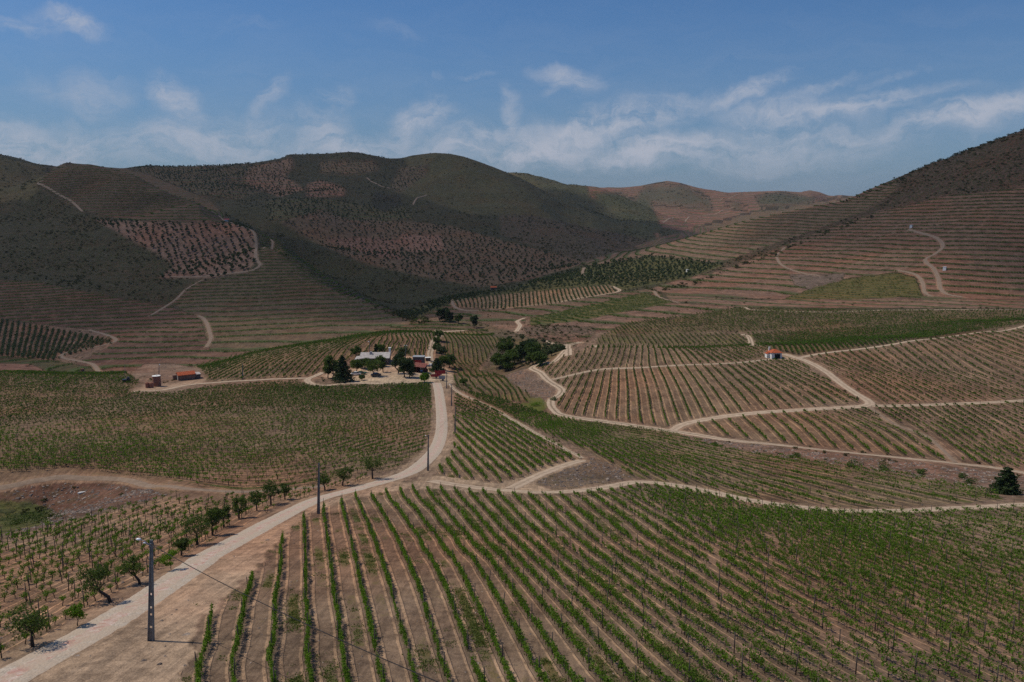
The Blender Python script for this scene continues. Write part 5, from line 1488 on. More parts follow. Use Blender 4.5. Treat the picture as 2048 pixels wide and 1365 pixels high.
t1, _ = pole(302, 1282, 7.9, 'nearest tall concrete pole with square holes and two white lamp heads', [(-0.85, 0.28, 0.52), (-0.42, 0.05, 0.36)], 1.0, True)
t2, _ = pole(637, 1028, 7.9, 'bare concrete pole at the bend of the paved road behind the front rows')
t3, _ = pole(856, 942, 7.8, 'concrete pole with one white lamp standing at the road fork', [(-0.55, 0.1, 0.45)])
t4, _ = pole(910, 866, 7.8, 'concrete pole at the left edge of the triangular vine field')
t5, _ = pole(903, 812, 7.6, 'concrete pole with a white lamp near the red trailers', [(-0.6, 0.1, 0.7)])
t6, _ = pole(893, 777, 6.5, 'dark slim pole just right of the grey trailer', None, 0.8)
t7, _ = pole(821, 751, 7.0, 'pole in front of the dark red shed', None, 0.9)
t8, _ = pole(811, 722, 7.2, 'pole with twin white lamps behind the dark farm trees', [(-0.6, 0.1, 0.7), (0.5, 0.1, 0.7)], 0.8)
t9, _ = pole(739, 711, 6.5, 'slim lamp pole behind the farmhouse roof', [(-0.4, 0.1, 0.8)], 0.7)
t10, _ = pole(485, 758, 6.5, 'lone pole beside the sand track left of the farm', None, 0.9)
t11, _ = pole(318, 752, 5.0, 'slim lamp pole behind the big brick tank', [(0.35, 0.1, 0.7)], 0.7)

def wire(a, b_, sag, label, rad=0.018):
    pts = []
    for i in range(25):
        t = i / 24
        q = a * (1 - t) + b_ * t
        pts.append((q[0], q[1], q[2] - sag * 4 * t * (1 - t)))
    g = Geo(); g.tube(pts, rad, 5)
    link('cable', g.mesh('cable', [M_WIRE], True), None, label=label, category='cable')
tend = np.array([16.5, 18.0, CAMZ - 19.0])
off = np.array([0, -0.2, 0])
wire(t1 + off, tend, 1.3, 'thick black cable running from the near pole down to the right', 0.026)
for a_, b_, lb in ((t1, t2, 'thin cable from the near pole to the pole at the road bend'), (t2, t3, 'thin cable between the road bend pole and the fork pole'),
                   (t3, t4, 'thin cable crossing the paved road beyond the fork pole'), (t4, t5, 'thin cable along the triangular field towards the trailers'), (t5, t7, 'thin cable from the trailers to the red shed pole')):
    wire(a_ + off, b_ + off, 0.9, lb, 0.012)
tp = tend - (0, 0, 8.2)


# ------------------------------------------------------------------ trees that stand alone
def tree(name, px, py, label, cat, seed, mleaf=M_TREE, sink=0.0, rz=None, **kw):
    p = hit(px, py)
    p[2] = ground(p[0], p[1])
    e = empty(name, (p[0], p[1], p[2] - sink), (seed * 1.7) % 6.28 if rz is None else rz, label, cat)
    wd, lf = tree_geo(seed, **kw)
    link('trunk', wd.mesh('trunk', [M_BARK], True), e)
    link('crown', lf.mesh('crown', [mleaf]), e)
    return e
RS = [  # roadside trees, near to far: px, py of the foot, height, crown radius, trunk, lean, label
    (66, 1294, 3.3, 1.75, 0.12, -0.1, 'nearest roadside tree, broad crown over a forked dark trunk'),
    (222, 1205, 3.5, 1.7, 0.15, -0.75, 'roadside tree with a thick trunk leaning left beside the near pole'),
    (281, 1169, 2.9, 1.15, 0.13, -0.6, 'sparse gnarled roadside tree just behind the near pole'),
    (363, 1112, 2.2, 0.9, 0.10, 0.1, 'small stunted roadside tree beside a short stump post'),
    (395, 1090, 3.9, 1.65, 0.13, 0.0, 'first full round tree of the roadside line beyond the pole'),
    (425, 1071, 3.8, 1.35, 0.12, 0.05, 'second full roadside tree beyond the pole'),
    (448, 1054, 3.4, 1.25, 0.12, 0.0, 'third full roadside tree beyond the pole'),
    (478, 1037, 3.6, 1.4, 0.12, 0.1, 'fourth full roadside tree beyond the pole'),
    (514, 1022, 3.5, 1.2, 0.11, -0.1, 'fifth full roadside tree beyond the pole'),
    (542, 1010, 4.2, 1.7, 0.14, 0.0, 'sixth roadside tree, wide crowned'),
    (570, 1000, 3.2, 1.2, 0.11, 0.0, 'small roadside tree next beyond the wide crowned one'),
    (650, 981, 3.8, 1.5, 0.13, -0.1, 'roadside tree right behind the road bend pole'),
    (685, 972, 4.0, 1.9, 0.14, 0.2, 'broad roadside tree between the bend pole and the last tree'),
    (745, 958, 5.2, 2.5, 0.16, 0.0, 'last and largest roadside tree, spreading crown on a single trunk')]
for i, (px, py, h, cr_, tk, ln, lb) in enumerate(RS):
    tree('roadside_tree', px, py, lb, 'tree', 30 + i, M_ALMOND, h=h * 0.9, cr=cr_, trunk=tk, lean=ln, nl=900 if i < 5 else 700, leaf=0.13 if i < 5 else 0.19, clumps=13 if i < 5 else 11, bare=0.36, rz=0)
for i, (px, py, h, cr_, lb) in enumerate(((155, 1252, 1.9, 0.75, 'young light green sapling between the first two roadside trees'), (342, 1140, 2.0, 0.9, 'bushy light green sapling right of the near pole'))):
    tree('sapling', px, py, lb, 'sapling', 60 + i, M_VINE, h=h, cr=cr_, trunk=0.04, nl=420, leaf=0.13, clumps=9, bare=0.25)

FT = [  # farm and valley trees
    ('cedar_tree', 686, 764, 11.0, 4.5, 'cone', M_CONIFER, 'tall drooping dark cedar at the left of the farmyard', 1900, 0.38),
    ('shade_tree', 666, 757, 9.8, 3.9, 'round', M_TREE, 'big dark round tree left of the tall cedar', 1500, 0.36),
    ('shade_tree', 656, 757, 6.0, 1.9, 'round', M_TREE, 'small tree at the outer left of the farm trees', 500, 0.3),
    ('shade_tree', 713, 746, 5.6, 3.0, 'round', M_TREE, 'low spreading tree behind the white car', 900, 0.32),
    ('shade_tree', 747, 753, 6.6, 3.1, 'round', M_TREE, 'umbrella shaped tree on a bare trunk over the dark car', 1000, 0.32),
    ('shade_tree', 766, 745, 4.4, 1.4, 'round', M_TREE, 'small round tree in the middle of the yard', 450, 0.26),
    ('shade_tree', 729, 739, 4.6, 2.4, 'round', M_TREE, 'bushy tree in front of the farmhouse left half', 600, 0.32),
    ('shade_tree', 760, 733, 4.6, 2.4, 'round', M_TREE, 'bushy tree in front of the farmhouse right half', 600, 0.32),
    ('dark_pine', 797, 747, 8.8, 3.2, 'round', M_CONIFER, 'leftmost of the dark trees before the red shed', 1200, 0.36),
    ('dark_pine', 809, 755, 8.4, 3.4, 'round', M_CONIFER, 'middle and largest of the dark trees before the red shed', 1300, 0.36),
    ('dark_pine', 819, 756, 7.4, 2.7, 'column', M_CONIFER, 'rightmost of the dark trees before the red shed', 1000, 0.36),
    ('cypress_tree', 752, 709, 5.4, 1.2, 'column', M_CONIFER, 'dark pointed tree behind the farmhouse roof', 500, 0.32),
    ('shade_tree', 763, 709, 4.6, 2.2, 'round', M_TREE, 'low tree right of the pointed tree behind the farmhouse', 600, 0.32),
    ('shade_tree', 712, 716, 5.6, 2.6, 'round', M_TREE, 'tree at the left end of the farmhouse', 700, 0.34),
    ('olive_tree_large', 806, 718, 5.6, 2.8, 'round', M_OLIVE, 'greyish green tree behind the twin lamp pole', 700, 0.34),
    ('shade_tree', 878, 683, 6.0, 2.8, 'round', M_TREE, 'farthest tree beside the sand road above the farm', 600, 0.4),
    ('shade_tree', 874, 694, 5.0, 2.3, 'round', M_TREE, 'second tree down the sand road above the farm', 500, 0.36),
    ('shade_tree', 873, 706, 5.0, 2.2, 'round', M_TREE, 'third tree down the sand road above the farm', 500, 0.36),
    ('olive_tree_large', 884, 714, 5.6, 2.8, 'round', M_OLIVE, 'grey green olive tree right of the sand road', 700, 0.34),
    ('dark_pine', 874, 744, 6.4, 3.4, 'cone', M_CONIFER, 'dark wide conifer right behind the red trailer', 1100, 0.36),
    ('shade_tree', 888, 741, 6.4, 2.8, 'round', M_TREE, 'tree between the dark conifer and the curved rows', 800, 0.34),
    ('shade_tree', 899, 736, 6.6, 2.9, 'round', M_TREE, 'rightmost tree of the farm edge above the curved rows', 800, 0.34),
    ('fig_tree', 849, 765, 3.6, 2.0, 'round', M_VINE, 'light green fig tree at the road end before the yard', 420, 0.42),
    ('shrub_tree', 724, 761, 2.0, 1.3, 'round', M_TREE, 'low dark shrub at the front edge of the yard', 200, 0.3),
    ('shrub_tree', 927, 770, 2.4, 1.7, 'round', M_TREE, 'low tree at the top corner of the triangular field', 260, 0.34),
    ('shade_tree', 1010, 716, 9.5, 4.4, 'round', M_TREE, 'leftmost big tree in the ravine', 1100, 0.5),
    ('shade_tree', 1000, 736, 7.5, 4.2, 'round', M_TREE, 'lower left tree of the ravine clump above the stony bank', 1000, 0.5),
    ('shade_tree', 1016, 742, 8.0, 4.6, 'round', M_TREE, 'lowest tree of the ravine clump', 1100, 0.5),
    ('shade_tree', 1028, 728, 7.5, 4.2, 'round', M_TREE, 'tree in the middle of the ravine clump', 1000, 0.5),
    ('dark_pine', 1052, 728, 10.5, 4.0, 'round', M_CONIFER, 'tall dark pointed tree in the ravine clump', 1300, 0.5),
    ('shade_tree', 1066, 729, 9.0, 4.6, 'round', M_TREE, 'big round tree at the right of the ravine clump', 1300, 0.5),
    ('shade_tree', 1079, 731, 6.2, 3.6, 'round', M_TREE, 'rightmost smaller tree of the ravine clump', 800, 0.46),
    ('shade_tree', 1041, 716, 6.5, 3.2, 'round', M_TREE, 'tree behind the dark pointed one in the ravine', 700, 0.46),
    ('poplar_tree', 948, 657, 9.5, 3.1, 'column', M_CONIFER, 'single dark blocky poplar on the valley floor', 900, 0.6),
    ('poplar_tree', 880, 644, 10.0, 3.4, 'column', M_CONIFER, 'left tree of the dark poplar clump down the valley', 800, 0.6),
    ('poplar_tree', 890, 643, 10.5, 3.6, 'column', M_CONIFER, 'middle tree of the dark poplar clump down the valley', 800, 0.6),
    ('poplar_tree', 899, 645, 8.6, 3.4, 'column', M_CONIFER, 'right tree of the dark poplar clump down the valley', 800, 0.6),
    ('shade_tree', 917, 648, 6.5, 3.2, 'round', M_TREE, 'round tree between the poplar clump and the single poplar', 500, 0.55),
    ('cedar_tree', 2010, 988, 5.4, 2.6, 'cone', M_CONIFER, 'dark spreading conifer alone at the right edge by the gully', 3000, 0.20),
    ('shade_tree', 1062, 694, 4.6, 2.6, 'round', M_OLIVE, 'large rounded olive bush in the small grove', 500, 0.4),
]
for i, (nm, px, py, h, cr_, shp, ml, lb, nl, lfz) in enumerate(FT):
    tree(nm, px, py, lb, {'cedar_tree': 'conifer', 'dark_pine': 'tree', 'cypress_tree': 'tree', 'fig_tree': 'tree', 'shrub_tree': 'shrub', 'poplar_tree': 'tree', 'olive_tree_large': 'tree'}.get(nm, 'tree'),
         100 + i, ml, h=h, cr=cr_, trunk=0.10 + 0.018 * h, nl=int(nl * 1.5), leaf=lfz * 1.08, shape=shp, clumps=19, bare=0.14 if shp != 'round' or cr_ > 3.3 else 0.28)
BU = [(80, 1045, 2.9, 1.9, 'rounded green bush at the foot of the red cut bank'), (30, 1050, 3.0, 1.5, 'wide dark bush at the left of the pit'), (1588, 915, 1.5, 1.1, 'first dark bush along the stony gully bank'),
      (1706, 934, 2.0, 1.4, 'round dark bush in the middle of the gully bank'), (1771, 942, 2.1, 1.3, 'widest dark bush on the gully bank'), (1841, 948, 1.5, 1.0, 'dark bush right of the widest one on the gully bank'),
      (1942, 967, 1.8, 1.2, 'greyish bush just left of the lone conifer'), (1433, 892, 1.5, 0.9, 'low green bush where the gully bank begins'), (1110, 800, 1.5, 1.0, 'green bush inside the two-rut track bend'),
      (1070, 812, 2.6, 1.2, 'yellow green bush in the ravine hollow'), (1148, 690, 4.0, 1.6, 'dark scrubby thicket beside the far two-rut track'), (1440, 583, 4.5, 2.6, 'single dark bush above the green valley field')]
for i, (px, py, R0, h, lb) in enumerate(BU):
    p = hit(px, py)
    o = link('bush', bush_geo(700 + i, R0, h * 1.2, 900 if i < 2 else 420, 0.20 if i < 2 else 0.24).mesh('bush', [M_TREE if i not in (9,) else M_VINE]), None, (p[0], p[1], ground(p[0], p[1]) - 0.1), i, label=lb, category='bush')


# ------------------------------------------------------------------ buildings
def site(px, py):
    p = hit(px, py)
    return np.array([p[0], p[1], float(ground(p[0], p[1]))])

def gable(L, Wd, h, rise, over, mi_roof=0):
    """roof solid with thickness, ridge along x"""
    g = Geo()
    for s in (-1, 1):
        y1 = s * (Wd / 2 + over); z1 = h - over * rise / (Wd / 2)
        xs = (-L / 2 - over, L / 2 + over)
        a_ = [(xs[0], 0, h + rise), (xs[1], 0, h + rise), (xs[1], y1, z1), (xs[0], y1, z1)]
        b_ = [(x, y, z + 0.14) for (x, y, z) in a_]
        g.add(a_ + b_, [[3, 2, 1, 0], [4, 5, 6, 7], [0, 1, 5, 4], [1, 2, 6, 5], [2, 3, 7, 6], [3, 0, 4, 7]])
    return g

def hip(L, Wd, h, rise, over, ridge=0.3):
    X, Y = L / 2 + over, Wd / 2 + over
    r = max(0.01, (L - Wd) / 2 + ridge * 0)
    g = Geo()
    b_ = [(-X, -Y, h), (X, -Y, h), (X, Y, h), (-X, Y, h)]
    t_ = [(-X, -Y, h + 0.12), (X, -Y, h + 0.12), (X, Y, h + 0.12), (-X, Y, h + 0.12), (-r, 0, h + rise), (r, 0, h + rise)]
    g.add(b_ + t_, [[3, 2, 1, 0], [0, 1, 5, 4], [1, 2, 6, 5], [2, 3, 7, 6], [3, 0, 4, 7], [4, 5, 9, 8], [5, 6, 9], [6, 7, 8, 9], [7, 4, 8]])
    return g

def walls(L, Wd, h, rise=0.0, sink=0.8):
    g = Geo()
    if rise:
        v = []
        for x in (-L / 2, L / 2):
            v += [(x, -Wd / 2, -sink), (x, Wd / 2, -sink), (x, Wd / 2, h), (x, 0, h + rise), (x, -Wd / 2, h)]
        g.add(v, [[4, 3, 2, 1, 0], [5, 6, 7, 8, 9], [0, 1, 6, 5], [1, 2, 7, 6], [2, 3, 8, 7], [3, 4, 9, 8], [4, 0, 5, 9]])
    else:
        g.box((-L / 2, -Wd / 2, -sink), (L / 2, Wd / 2, h))
    return g

def panel(e, name, m, x0, x1, z0, z1, y, d=0.08, axis='y', fm=None):
    """a door or window standing 3 cm proud of a wall, with its frame"""
    g = Geo(); fr_ = Geo()
    if axis == 'y':
        g.box((x0, y - d, z0), (x1, y + d, z1))
        for (a0, a1, b0, b1) in ((x0 - 0.08, x0, z0, z1 + 0.08), (x1, x1 + 0.08, z0, z1 + 0.08), (x0, x1, z1, z1 + 0.08)):
            fr_.box((a0, y - d - 0.03, b0), (a1, y + d + 0.02, b1))
    else:
        g.box((y - d, x0, z0), (y + d, x1, z1))
        for (a0, a1, b0, b1) in ((x0 - 0.08, x0, z0, z1 + 0.08), (x1, x1 + 0.08, z0, z1 + 0.08), (x0, x1, z1, z1 + 0.08)):
            fr_.box((y - d - 0.03, a0, b0), (y + d + 0.02, a1, b1))
    o = link(name, g.mesh(name, [m]), e)
    link(name + '_frame', fr_.mesh(name + '_frame', [fm or M_WALLD]), o)
    return o

# white store with the orange hipped roof
p = site(1549, 716)
e = empty('tiled_hut', V3(p), 0.10, 'white hut with orange hipped roof and dark garage door at the track crossing', 'hut')
link('wall', walls(4.3, 4.0, 2.35).mesh('wall', [M_WHITE]), e)
link('roof', hip(4.3, 4.0, 2.35, 1.35, 0.4).mesh('roof', [M_TILE]), e)
panel(e, 'garage_door', M_DARK, -0.9, 1.45, -0.1, 2.0, -2.0, fm=M_WHITE)
g = Geo(); g.box((-2.0, 1.2, 2.2), (-1.5, 1.7, 4.1)); g.box((-2.07, 1.13, 4.1), (-1.43, 1.77, 4.25))
link('chimney', g.mesh('chimney', [M_WHITE]), e)
g = Geo(); g.box((-3.3, -0.2, -0.6), (-2.153, 1.9, 1.75)); link('side_oven', g.mesh('side_oven', [M_WHITE]), e)
g = Geo(); g.add([(-3.5, -0.4, 1.75), (-2.155, -0.4, 2.0), (-2.155, 2.1, 2.0), (-3.5, 2.1, 1.75), (-3.5, -0.4, 1.87), (-2.155, -0.4, 2.12), (-2.155, 2.1, 2.12), (-3.5, 2.1, 1.87)], [[3, 2, 1, 0], [4, 5, 6, 7], [0, 1, 5, 4], [1, 2, 6, 5], [2, 3, 7, 6], [3, 0, 4, 7]])
link('side_roof', g.mesh('side_roof', [M_TILE]), e)

# farmhouse under pale slab roofs
p = site(752, 724)
e = empty('farmhouse', V3(p), 0.06, 'low stone farmhouse with pale grey slab roof and white chimneys', 'farmhouse')
link('wall', walls(12.0, 10.6, 2.7, 1.5).mesh('wall', [M_WALLD]), e)
link('roof', gable(12.0, 10.6, 2.7, 1.5, 0.5).mesh('roof', [M_SLAB]), e)
g = Geo(); g.box((-8.6, -3.2, -0.8), (-6.003, 3.4, 1.72)); link('side_wing', g.mesh('side_wing', [M_WALLD]), e)
g = Geo(); g.add([(-8.9, -3.6, 1.75), (-6.02, -3.6, 1.95), (-6.02, 3.8, 1.95), (-8.9, 3.8, 1.75), (-8.9, -3.6, 1.9), (-6.02, -3.6, 2.1), (-6.02, 3.8, 2.1), (-8.9, 3.8, 1.9)], [[3, 2, 1, 0], [4, 5, 6, 7], [0, 1, 5, 4], [1, 2, 6, 5], [2, 3, 7, 6], [3, 0, 4, 7]])
link('wing_roof', g.mesh('wing_roof', [M_SLAB]), e)
g = Geo(); g.box((5.6, 1.0, 2.4), (6.5, 1.9, 5.9)); g.box((5.45, 0.85, 5.9), (6.65, 2.05, 6.1)); link('chimney', g.mesh('chimney', [M_WHITE]), e)
g = Geo(); g.box((-2.6, -2.4, 2.4), (-1.2, -1.0, 5.0), taper=0.35); link('chimney', g.mesh('chimney', [M_SLAB]), e)
g = Geo(); g.box((-2.9, -2.9, 2.2), (-0.9, -2.5, 3.1)); g.box((1.9, -3.9, 2.75), (2.1, -0.6, 3.5)); link('roof_step', g.mesh('roof_step', [M_DARK]), e)
panel(e, 'door', M_DARK, 3.0, 4.0, -0.1, 2.0, -5.3)
for x in (-5, -2.4, 0.4, 4.6): panel(e, 'window', M_GLASS, x, x + 0.9, 0.9, 1.9, -5.3, fm=M_WHITE)

p = site(725, 737)
e = empty('garden_shelter', V3(p), 0.0, 'round garden shelter with a pale thatched cone roof before the farmhouse', 'shelter')
g = Geo(); n_ = 14; top = [(0, 0, 4.0)]; rim = [(2.3 * math.cos(2 * math.pi * i / n_), 2.3 * math.sin(2 * math.pi * i / n_), 2.2) for i in range(n_)]
low = [(x * 0.97, y * 0.97, 2.05) for x, y, z in rim]
g.add(top + rim + low, [[0, 1 + i, 1 + (i + 1) % n_] for i in range(n_)] + [[1 + i, 1 + n_ + i, 1 + n_ + (i + 1) % n_, 1 + (i + 1) % n_] for i in range(n_)] + [list(range(1 + n_, 1 + 2 * n_))])
link('roof', g.mesh('roof', [M_THATCH]), e)
for i in range(5):
    a_ = 2 * math.pi * i / 5
    g = Geo(); g.tube([(1.9 * math.cos(a_), 1.9 * math.sin(a_), -0.4), (1.9 * math.cos(a_), 1.9 * math.sin(a_), 2.1)], 0.08, 6); link('post', g.mesh('post', [M_POST]), e)

# dark red shed, grey barn behind it
p = site(834, 744)
e = empty('tractor_shed', V3(p), -0.12, 'dark red open shed with a rusty pinkish corrugated roof', 'shed')
L_, W_ = 7.2, 5.0
g = Geo(); g.box((-L_ / 2, W_ / 2 - 0.2, -0.6), (L_ / 2, W_ / 2, 3.0)); g.box((-L_ / 2, -W_ / 2, -0.6), (-L_ / 2 + 0.2, W_ / 2 - 0.202, 2.9)); g.box((0.2, -W_ / 2, -0.6), (0.4, W_ / 2 - 0.202, 2.6)); g.box((-3.38, -W_ / 2, -0.6), (-1.2, -W_ / 2 + 0.2, 2.6))
link('wall', g.mesh('wall', [M_REDD]), e)
g = Geo(); g.add([(-4.1, -3.1, 3.2), (4.1, -3.1, 2.45), (4.1, 3.0, 2.95), (-4.1, 3.0, 3.7), (-4.1, -3.1, 3.28), (4.1, -3.1, 2.53), (4.1, 3.0, 3.03), (-4.1, 3.0, 3.78)], [[3, 2, 1, 0], [4, 5, 6, 7], [0, 1, 5, 4], [1, 2, 6, 5], [2, 3, 7, 6], [3, 0, 4, 7]])
link('roof', g.mesh('roof', [M_RUST]), e)
for x in (-3.4, 0.3, 3.5):
    g = Geo(); g.box((x - 0.08, -2.9, -0.5), (x + 0.08, -2.74, 2.5)); link('post', g.mesh('post', [M_POST]), e)
p = site(838, 729)
e = empty('grey_barn', V3(p), -0.05, 'dark grey flat barn with a crimson lower front behind the red shed', 'barn')
link('wall', walls(4.9, 3.4, 3.6).mesh('wall', [M_GREYP]), e)
g = Geo(); g.box((-2.65, -1.95, 3.6), (2.65, 1.95, 3.75)); link('roof', g.mesh('roof', [M_STEEL]), e)
g = Geo(); g.box((-2.45, -1.80, 0.2), (1.4, -1.703, 2.3)); link('front_panel', g.mesh('front_panel', [M_REDP]), e)
p = site(856, 722)
e = empty('pump_shed', V3(p), 0.1, 'tiny shed with a flat white slab roof beside the sand road', 'shed')
link('wall', walls(2.2, 1.6, 1.5).mesh('wall', [M_WALLD]), e)
g = Geo(); g.box((-1.35, -1.1, 1.5), (1.35, 1.1, 1.66)); link('roof', g.mesh('roof', [M_WHITE]), e)
p = site(861, 733)
e = empty('water_tank', V3(p), 0.5, 'small white water tank lying beside the shed yard', 'tank')
g = Geo(); g.tube([(-0.75, 0, 0.62), (-0.65, 0, 0.62), (0.65, 0, 0.62), (0.75, 0, 0.62)], (0.4, 0.55, 0.55, 0.4), 14); link('drum', g.mesh('drum', [M_WHITE], True), e)
for x in (-0.45, 0.45):
    g = Geo(); g.box((x - 0.08, -0.4, -0.1), (x + 0.08, 0.4, 0.2)); link('leg', g.mesh('leg', [M_STEEL]), e)

# store by the tanks
p = site(372, 759)
e = empty('stone_store', V3(p), 0.55, 'brown stone store with an orange tiled roof left of the farm track', 'store house')
link('wall', walls(6.4, 4.4, 2.3, 0.9).mesh('wall', [M_RENDER]), e)
link('roof', gable(6.4, 4.4, 2.3, 0.9, 0.25).mesh('roof', [M_TILE]), e)
panel(e, 'door', M_WHITE, -0.9, 0.0, -0.1, 1.9, -3.2, axis='x')
g = Geo(); g.box((-4.7, 1.0, -0.8), (-3.203, 3.4, 1.9)); link('side_room', g.mesh('side_room', [M_RENDER]), e)
g = Geo(); g.box((3.203, -1.9, -0.8), (5.4, 2.1, 1.9)); link('annex', g.mesh('annex', [M_WALLD]), e)
g = Geo(); g.box((3.21, -2.1, 1.9), (5.6, 2.3, 2.03)); link('annex_roof', g.mesh('annex_roof', [M_SLAB]), e)

def tank(px, py, r, h, label, top=M_WHITE):
    p = site(px, py)
    e = empty('brick_tank', V3(p), 0.3, label, 'tank')
    g = Geo(); g.tube([(0, 0, -0.6), (0, 0, h)], r, 24); link('wall', g.mesh('wall', [M_BRICK], False), e)
    g = Geo(); g.tube([(0, 0, h), (0, 0, h + 0.14)], r + 0.06, 24); g.tube([(0.1, 0, h + 0.14), (0.1, 0, h + 0.3)], 0.35, 10); link('lid', g.mesh('lid', [top]), e)
    g = Geo(); g.tube([(r + 0.05, 0, 0.2), (r + 0.05, 0, h + 0.1)], 0.04, 6); link('pipe', g.mesh('pipe', [M_STEEL]), e)
tank(314, 773, 1.5, 4.1, 'large round brick tank with a white top')
tank(295, 776, 0.72, 1.8, 'left one of two small brick tanks beside the large tank', M_BRICK)
tank(303, 776, 0.72, 1.8, 'right one of two small brick tanks beside the large tank', M_BRICK)
tank(165, 743, 0.9, 1.4, 'short brick tank alone beyond the left field near the track', M_BRICK)

def small_hut(name, px, py, w_, d_, h, label, wm, rm, rz=0.3, rise=0.0):
    p = site(px, py)
    e = empty(name, V3(p), rz, label, 'hut')
    link('wall', walls(w_, d_, h, rise, 1.0).mesh('wall', [wm]), e)
    if rise: link('roof', gable(w_, d_, h, rise, 0.3).mesh('roof', [rm]), e)
    else:
        g = Geo(); g.box((-w_ / 2 - 0.15, -d_ / 2 - 0.15, h), (w_ / 2 + 0.15, d_ / 2 + 0.15, h + 0.15)); link('roof', g.mesh('roof', [rm]), e)
    panel(e, 'door', M_DARK, -0.4, 0.4, 0, 1.9, d_ / 2 if False else -d_ / 2, fm=wm)
small_hut('white_hut', 1822, 456, 2.2, 2.2, 2.7, 'tiny white hut high on the right terraces beside a bush', M_WHITE, M_WHITE, 0.9)
small_hut('white_hut', 1889, 541, 2.3, 2.2, 2.6, 'tiny white hut beside the winding track on the right hill', M_WHITE, M_WHITE, 0.9)
small_hut('white_hut', 1375, 544, 2.6, 2.2, 2.4, 'tiny white hut at the top of the long olive grove', M_WHITE, M_WHITE, 0.6)
small_hut('red_roof_hut', 987, 580, 6.0, 4.0, 2.6, 'small hut with a red roof among the trees of the long grove', M_RENDER, M_TILE, 0.1, 1.2)
small_hut('ridge_hut', 454, 444, 5.0, 3.5, 2.6, 'small red and white hut on the left hill shoulder', M_WHITE, M_REDP, 0.3, 0.9)


# ------------------------------------------------------------------ vehicles in the yard
def wheel(e, x, y, r, wd_, name='wheel'):
    g = Geo(); g.tube([(x, y - wd_ / 2, r), (x, y + wd_ / 2, r)], r, 14)
    o = link(name, g.mesh('tyre', [M_RUBBER]), e)
    g = Geo(); g.tube([(x, y - wd_ / 2 - 0.015, r), (x, y + wd_ / 2 + 0.015, r)], r * 0.5, 10); link('rim', g.mesh('rim', [M_STEEL]), o)

def car(px, py, rz, paint, label):
    p = site(px, py)
    e = empty('parked_car', V3(p + (0, 0, 0.04)), rz, label, 'car')
    prof = [(-2.05, 0.35), (-2.08, 0.75), (-1.85, 0.92), (-0.95, 0.98), (1.35, 1.0), (2.0, 0.86), (2.08, 0.4)]
    cab = [(-1.45, 0.95), (-0.85, 1.38), (0.45, 1.42), (1.3, 0.97)]
    def ext(pr, w0, w1):
        g = Geo(); k = len(pr); zmax = max(z for _, z in pr)
        wz = [w0 if z < 1.05 else w1 for _, z in pr]
        v = [(x, -q, z) for (x, z), q in zip(pr, wz)] + [(x, q, z) for (x, z), q in zip(pr, wz)]
        return g.add(v, [list(range(k)), list(range(k, 2 * k))[::-1]] + [[i, i + k, (i + 1) % k + k, (i + 1) % k] for i in range(k)])
    link('body', ext(prof, 0.83, 0.83).mesh('body', [paint]), e)
    link('windows', ext(cab, 0.76, 0.62).mesh('windows', [M_GLASS]), e)
    g = Geo(); g.box((-0.85, -0.6, 1.395), (0.5, 0.6, 1.46)); link('roof', g.mesh('roof', [paint]), e)
    for x in (-1.3, 1.3):
        for y in (-0.8, 0.8): wheel(e, x, y, 0.31, 0.2)
    for y in (-0.6, 0.6):
        g = Geo(); g.box((-2.11, y - 0.15, 0.6), (-2.05, y + 0.15, 0.75)); link('headlight', g.mesh('headlight', [M_LAMP]), e)
car(712, 751, 0.15, M_CARW, 'white car parked in tree shade at the left of the yard')
car(722, 750, 0.25, M_CARG, 'green car parked beside the white car')
car(752, 753, 0.05, M_CARD, 'dark car under the umbrella shaped tree')

def tractor(px, py, rz, paint, label):
    p = site(px, py)
    e = empty('tractor', V3(p + (0, 0, 0.04)), rz, label, 'tractor')
    g = Geo(); g.box((-1.9, -0.38, 0.7), (-0.2, 0.38, 1.45), taper=0.12); link('bonnet', g.mesh('bonnet', [paint]), e)
    g = Geo(); g.box((-0.2, -0.65, 0.8), (1.1, 0.65, 1.25)); link('body', g.mesh('body', [paint]), e)
    g = Geo(); g.box((-0.1, -0.6, 1.25), (1.0, 0.6, 2.25), taper=0.12); c_ = link('cab', g.mesh('cab', [M_GLASS]), e)
    g = Geo(); g.box((-0.2, -0.68, 2.25), (1.1, 0.68, 2.38)); link('cab_roof', g.mesh('cab_roof', [M_WHITE if paint is M_BLUEP else paint]), e)
    for y in (-0.75, 0.75): wheel(e, 0.75, y, 0.72, 0.36); wheel(e, -1.45, y * 0.85, 0.42, 0.24)
    g = Geo(); g.tube([(-1.2, 0.2, 1.35), (-1.2, 0.2, 2.2)], 0.04, 6); link('exhaust', g.mesh('exhaust', [M_STEEL]), e)
tractor(843, 746, -1.4, M_BLUEP, 'blue tractor with a pale cab in front of the shed')
tractor(850, 744, -1.2, M_REDP, 'red tractor right beside the blue one')

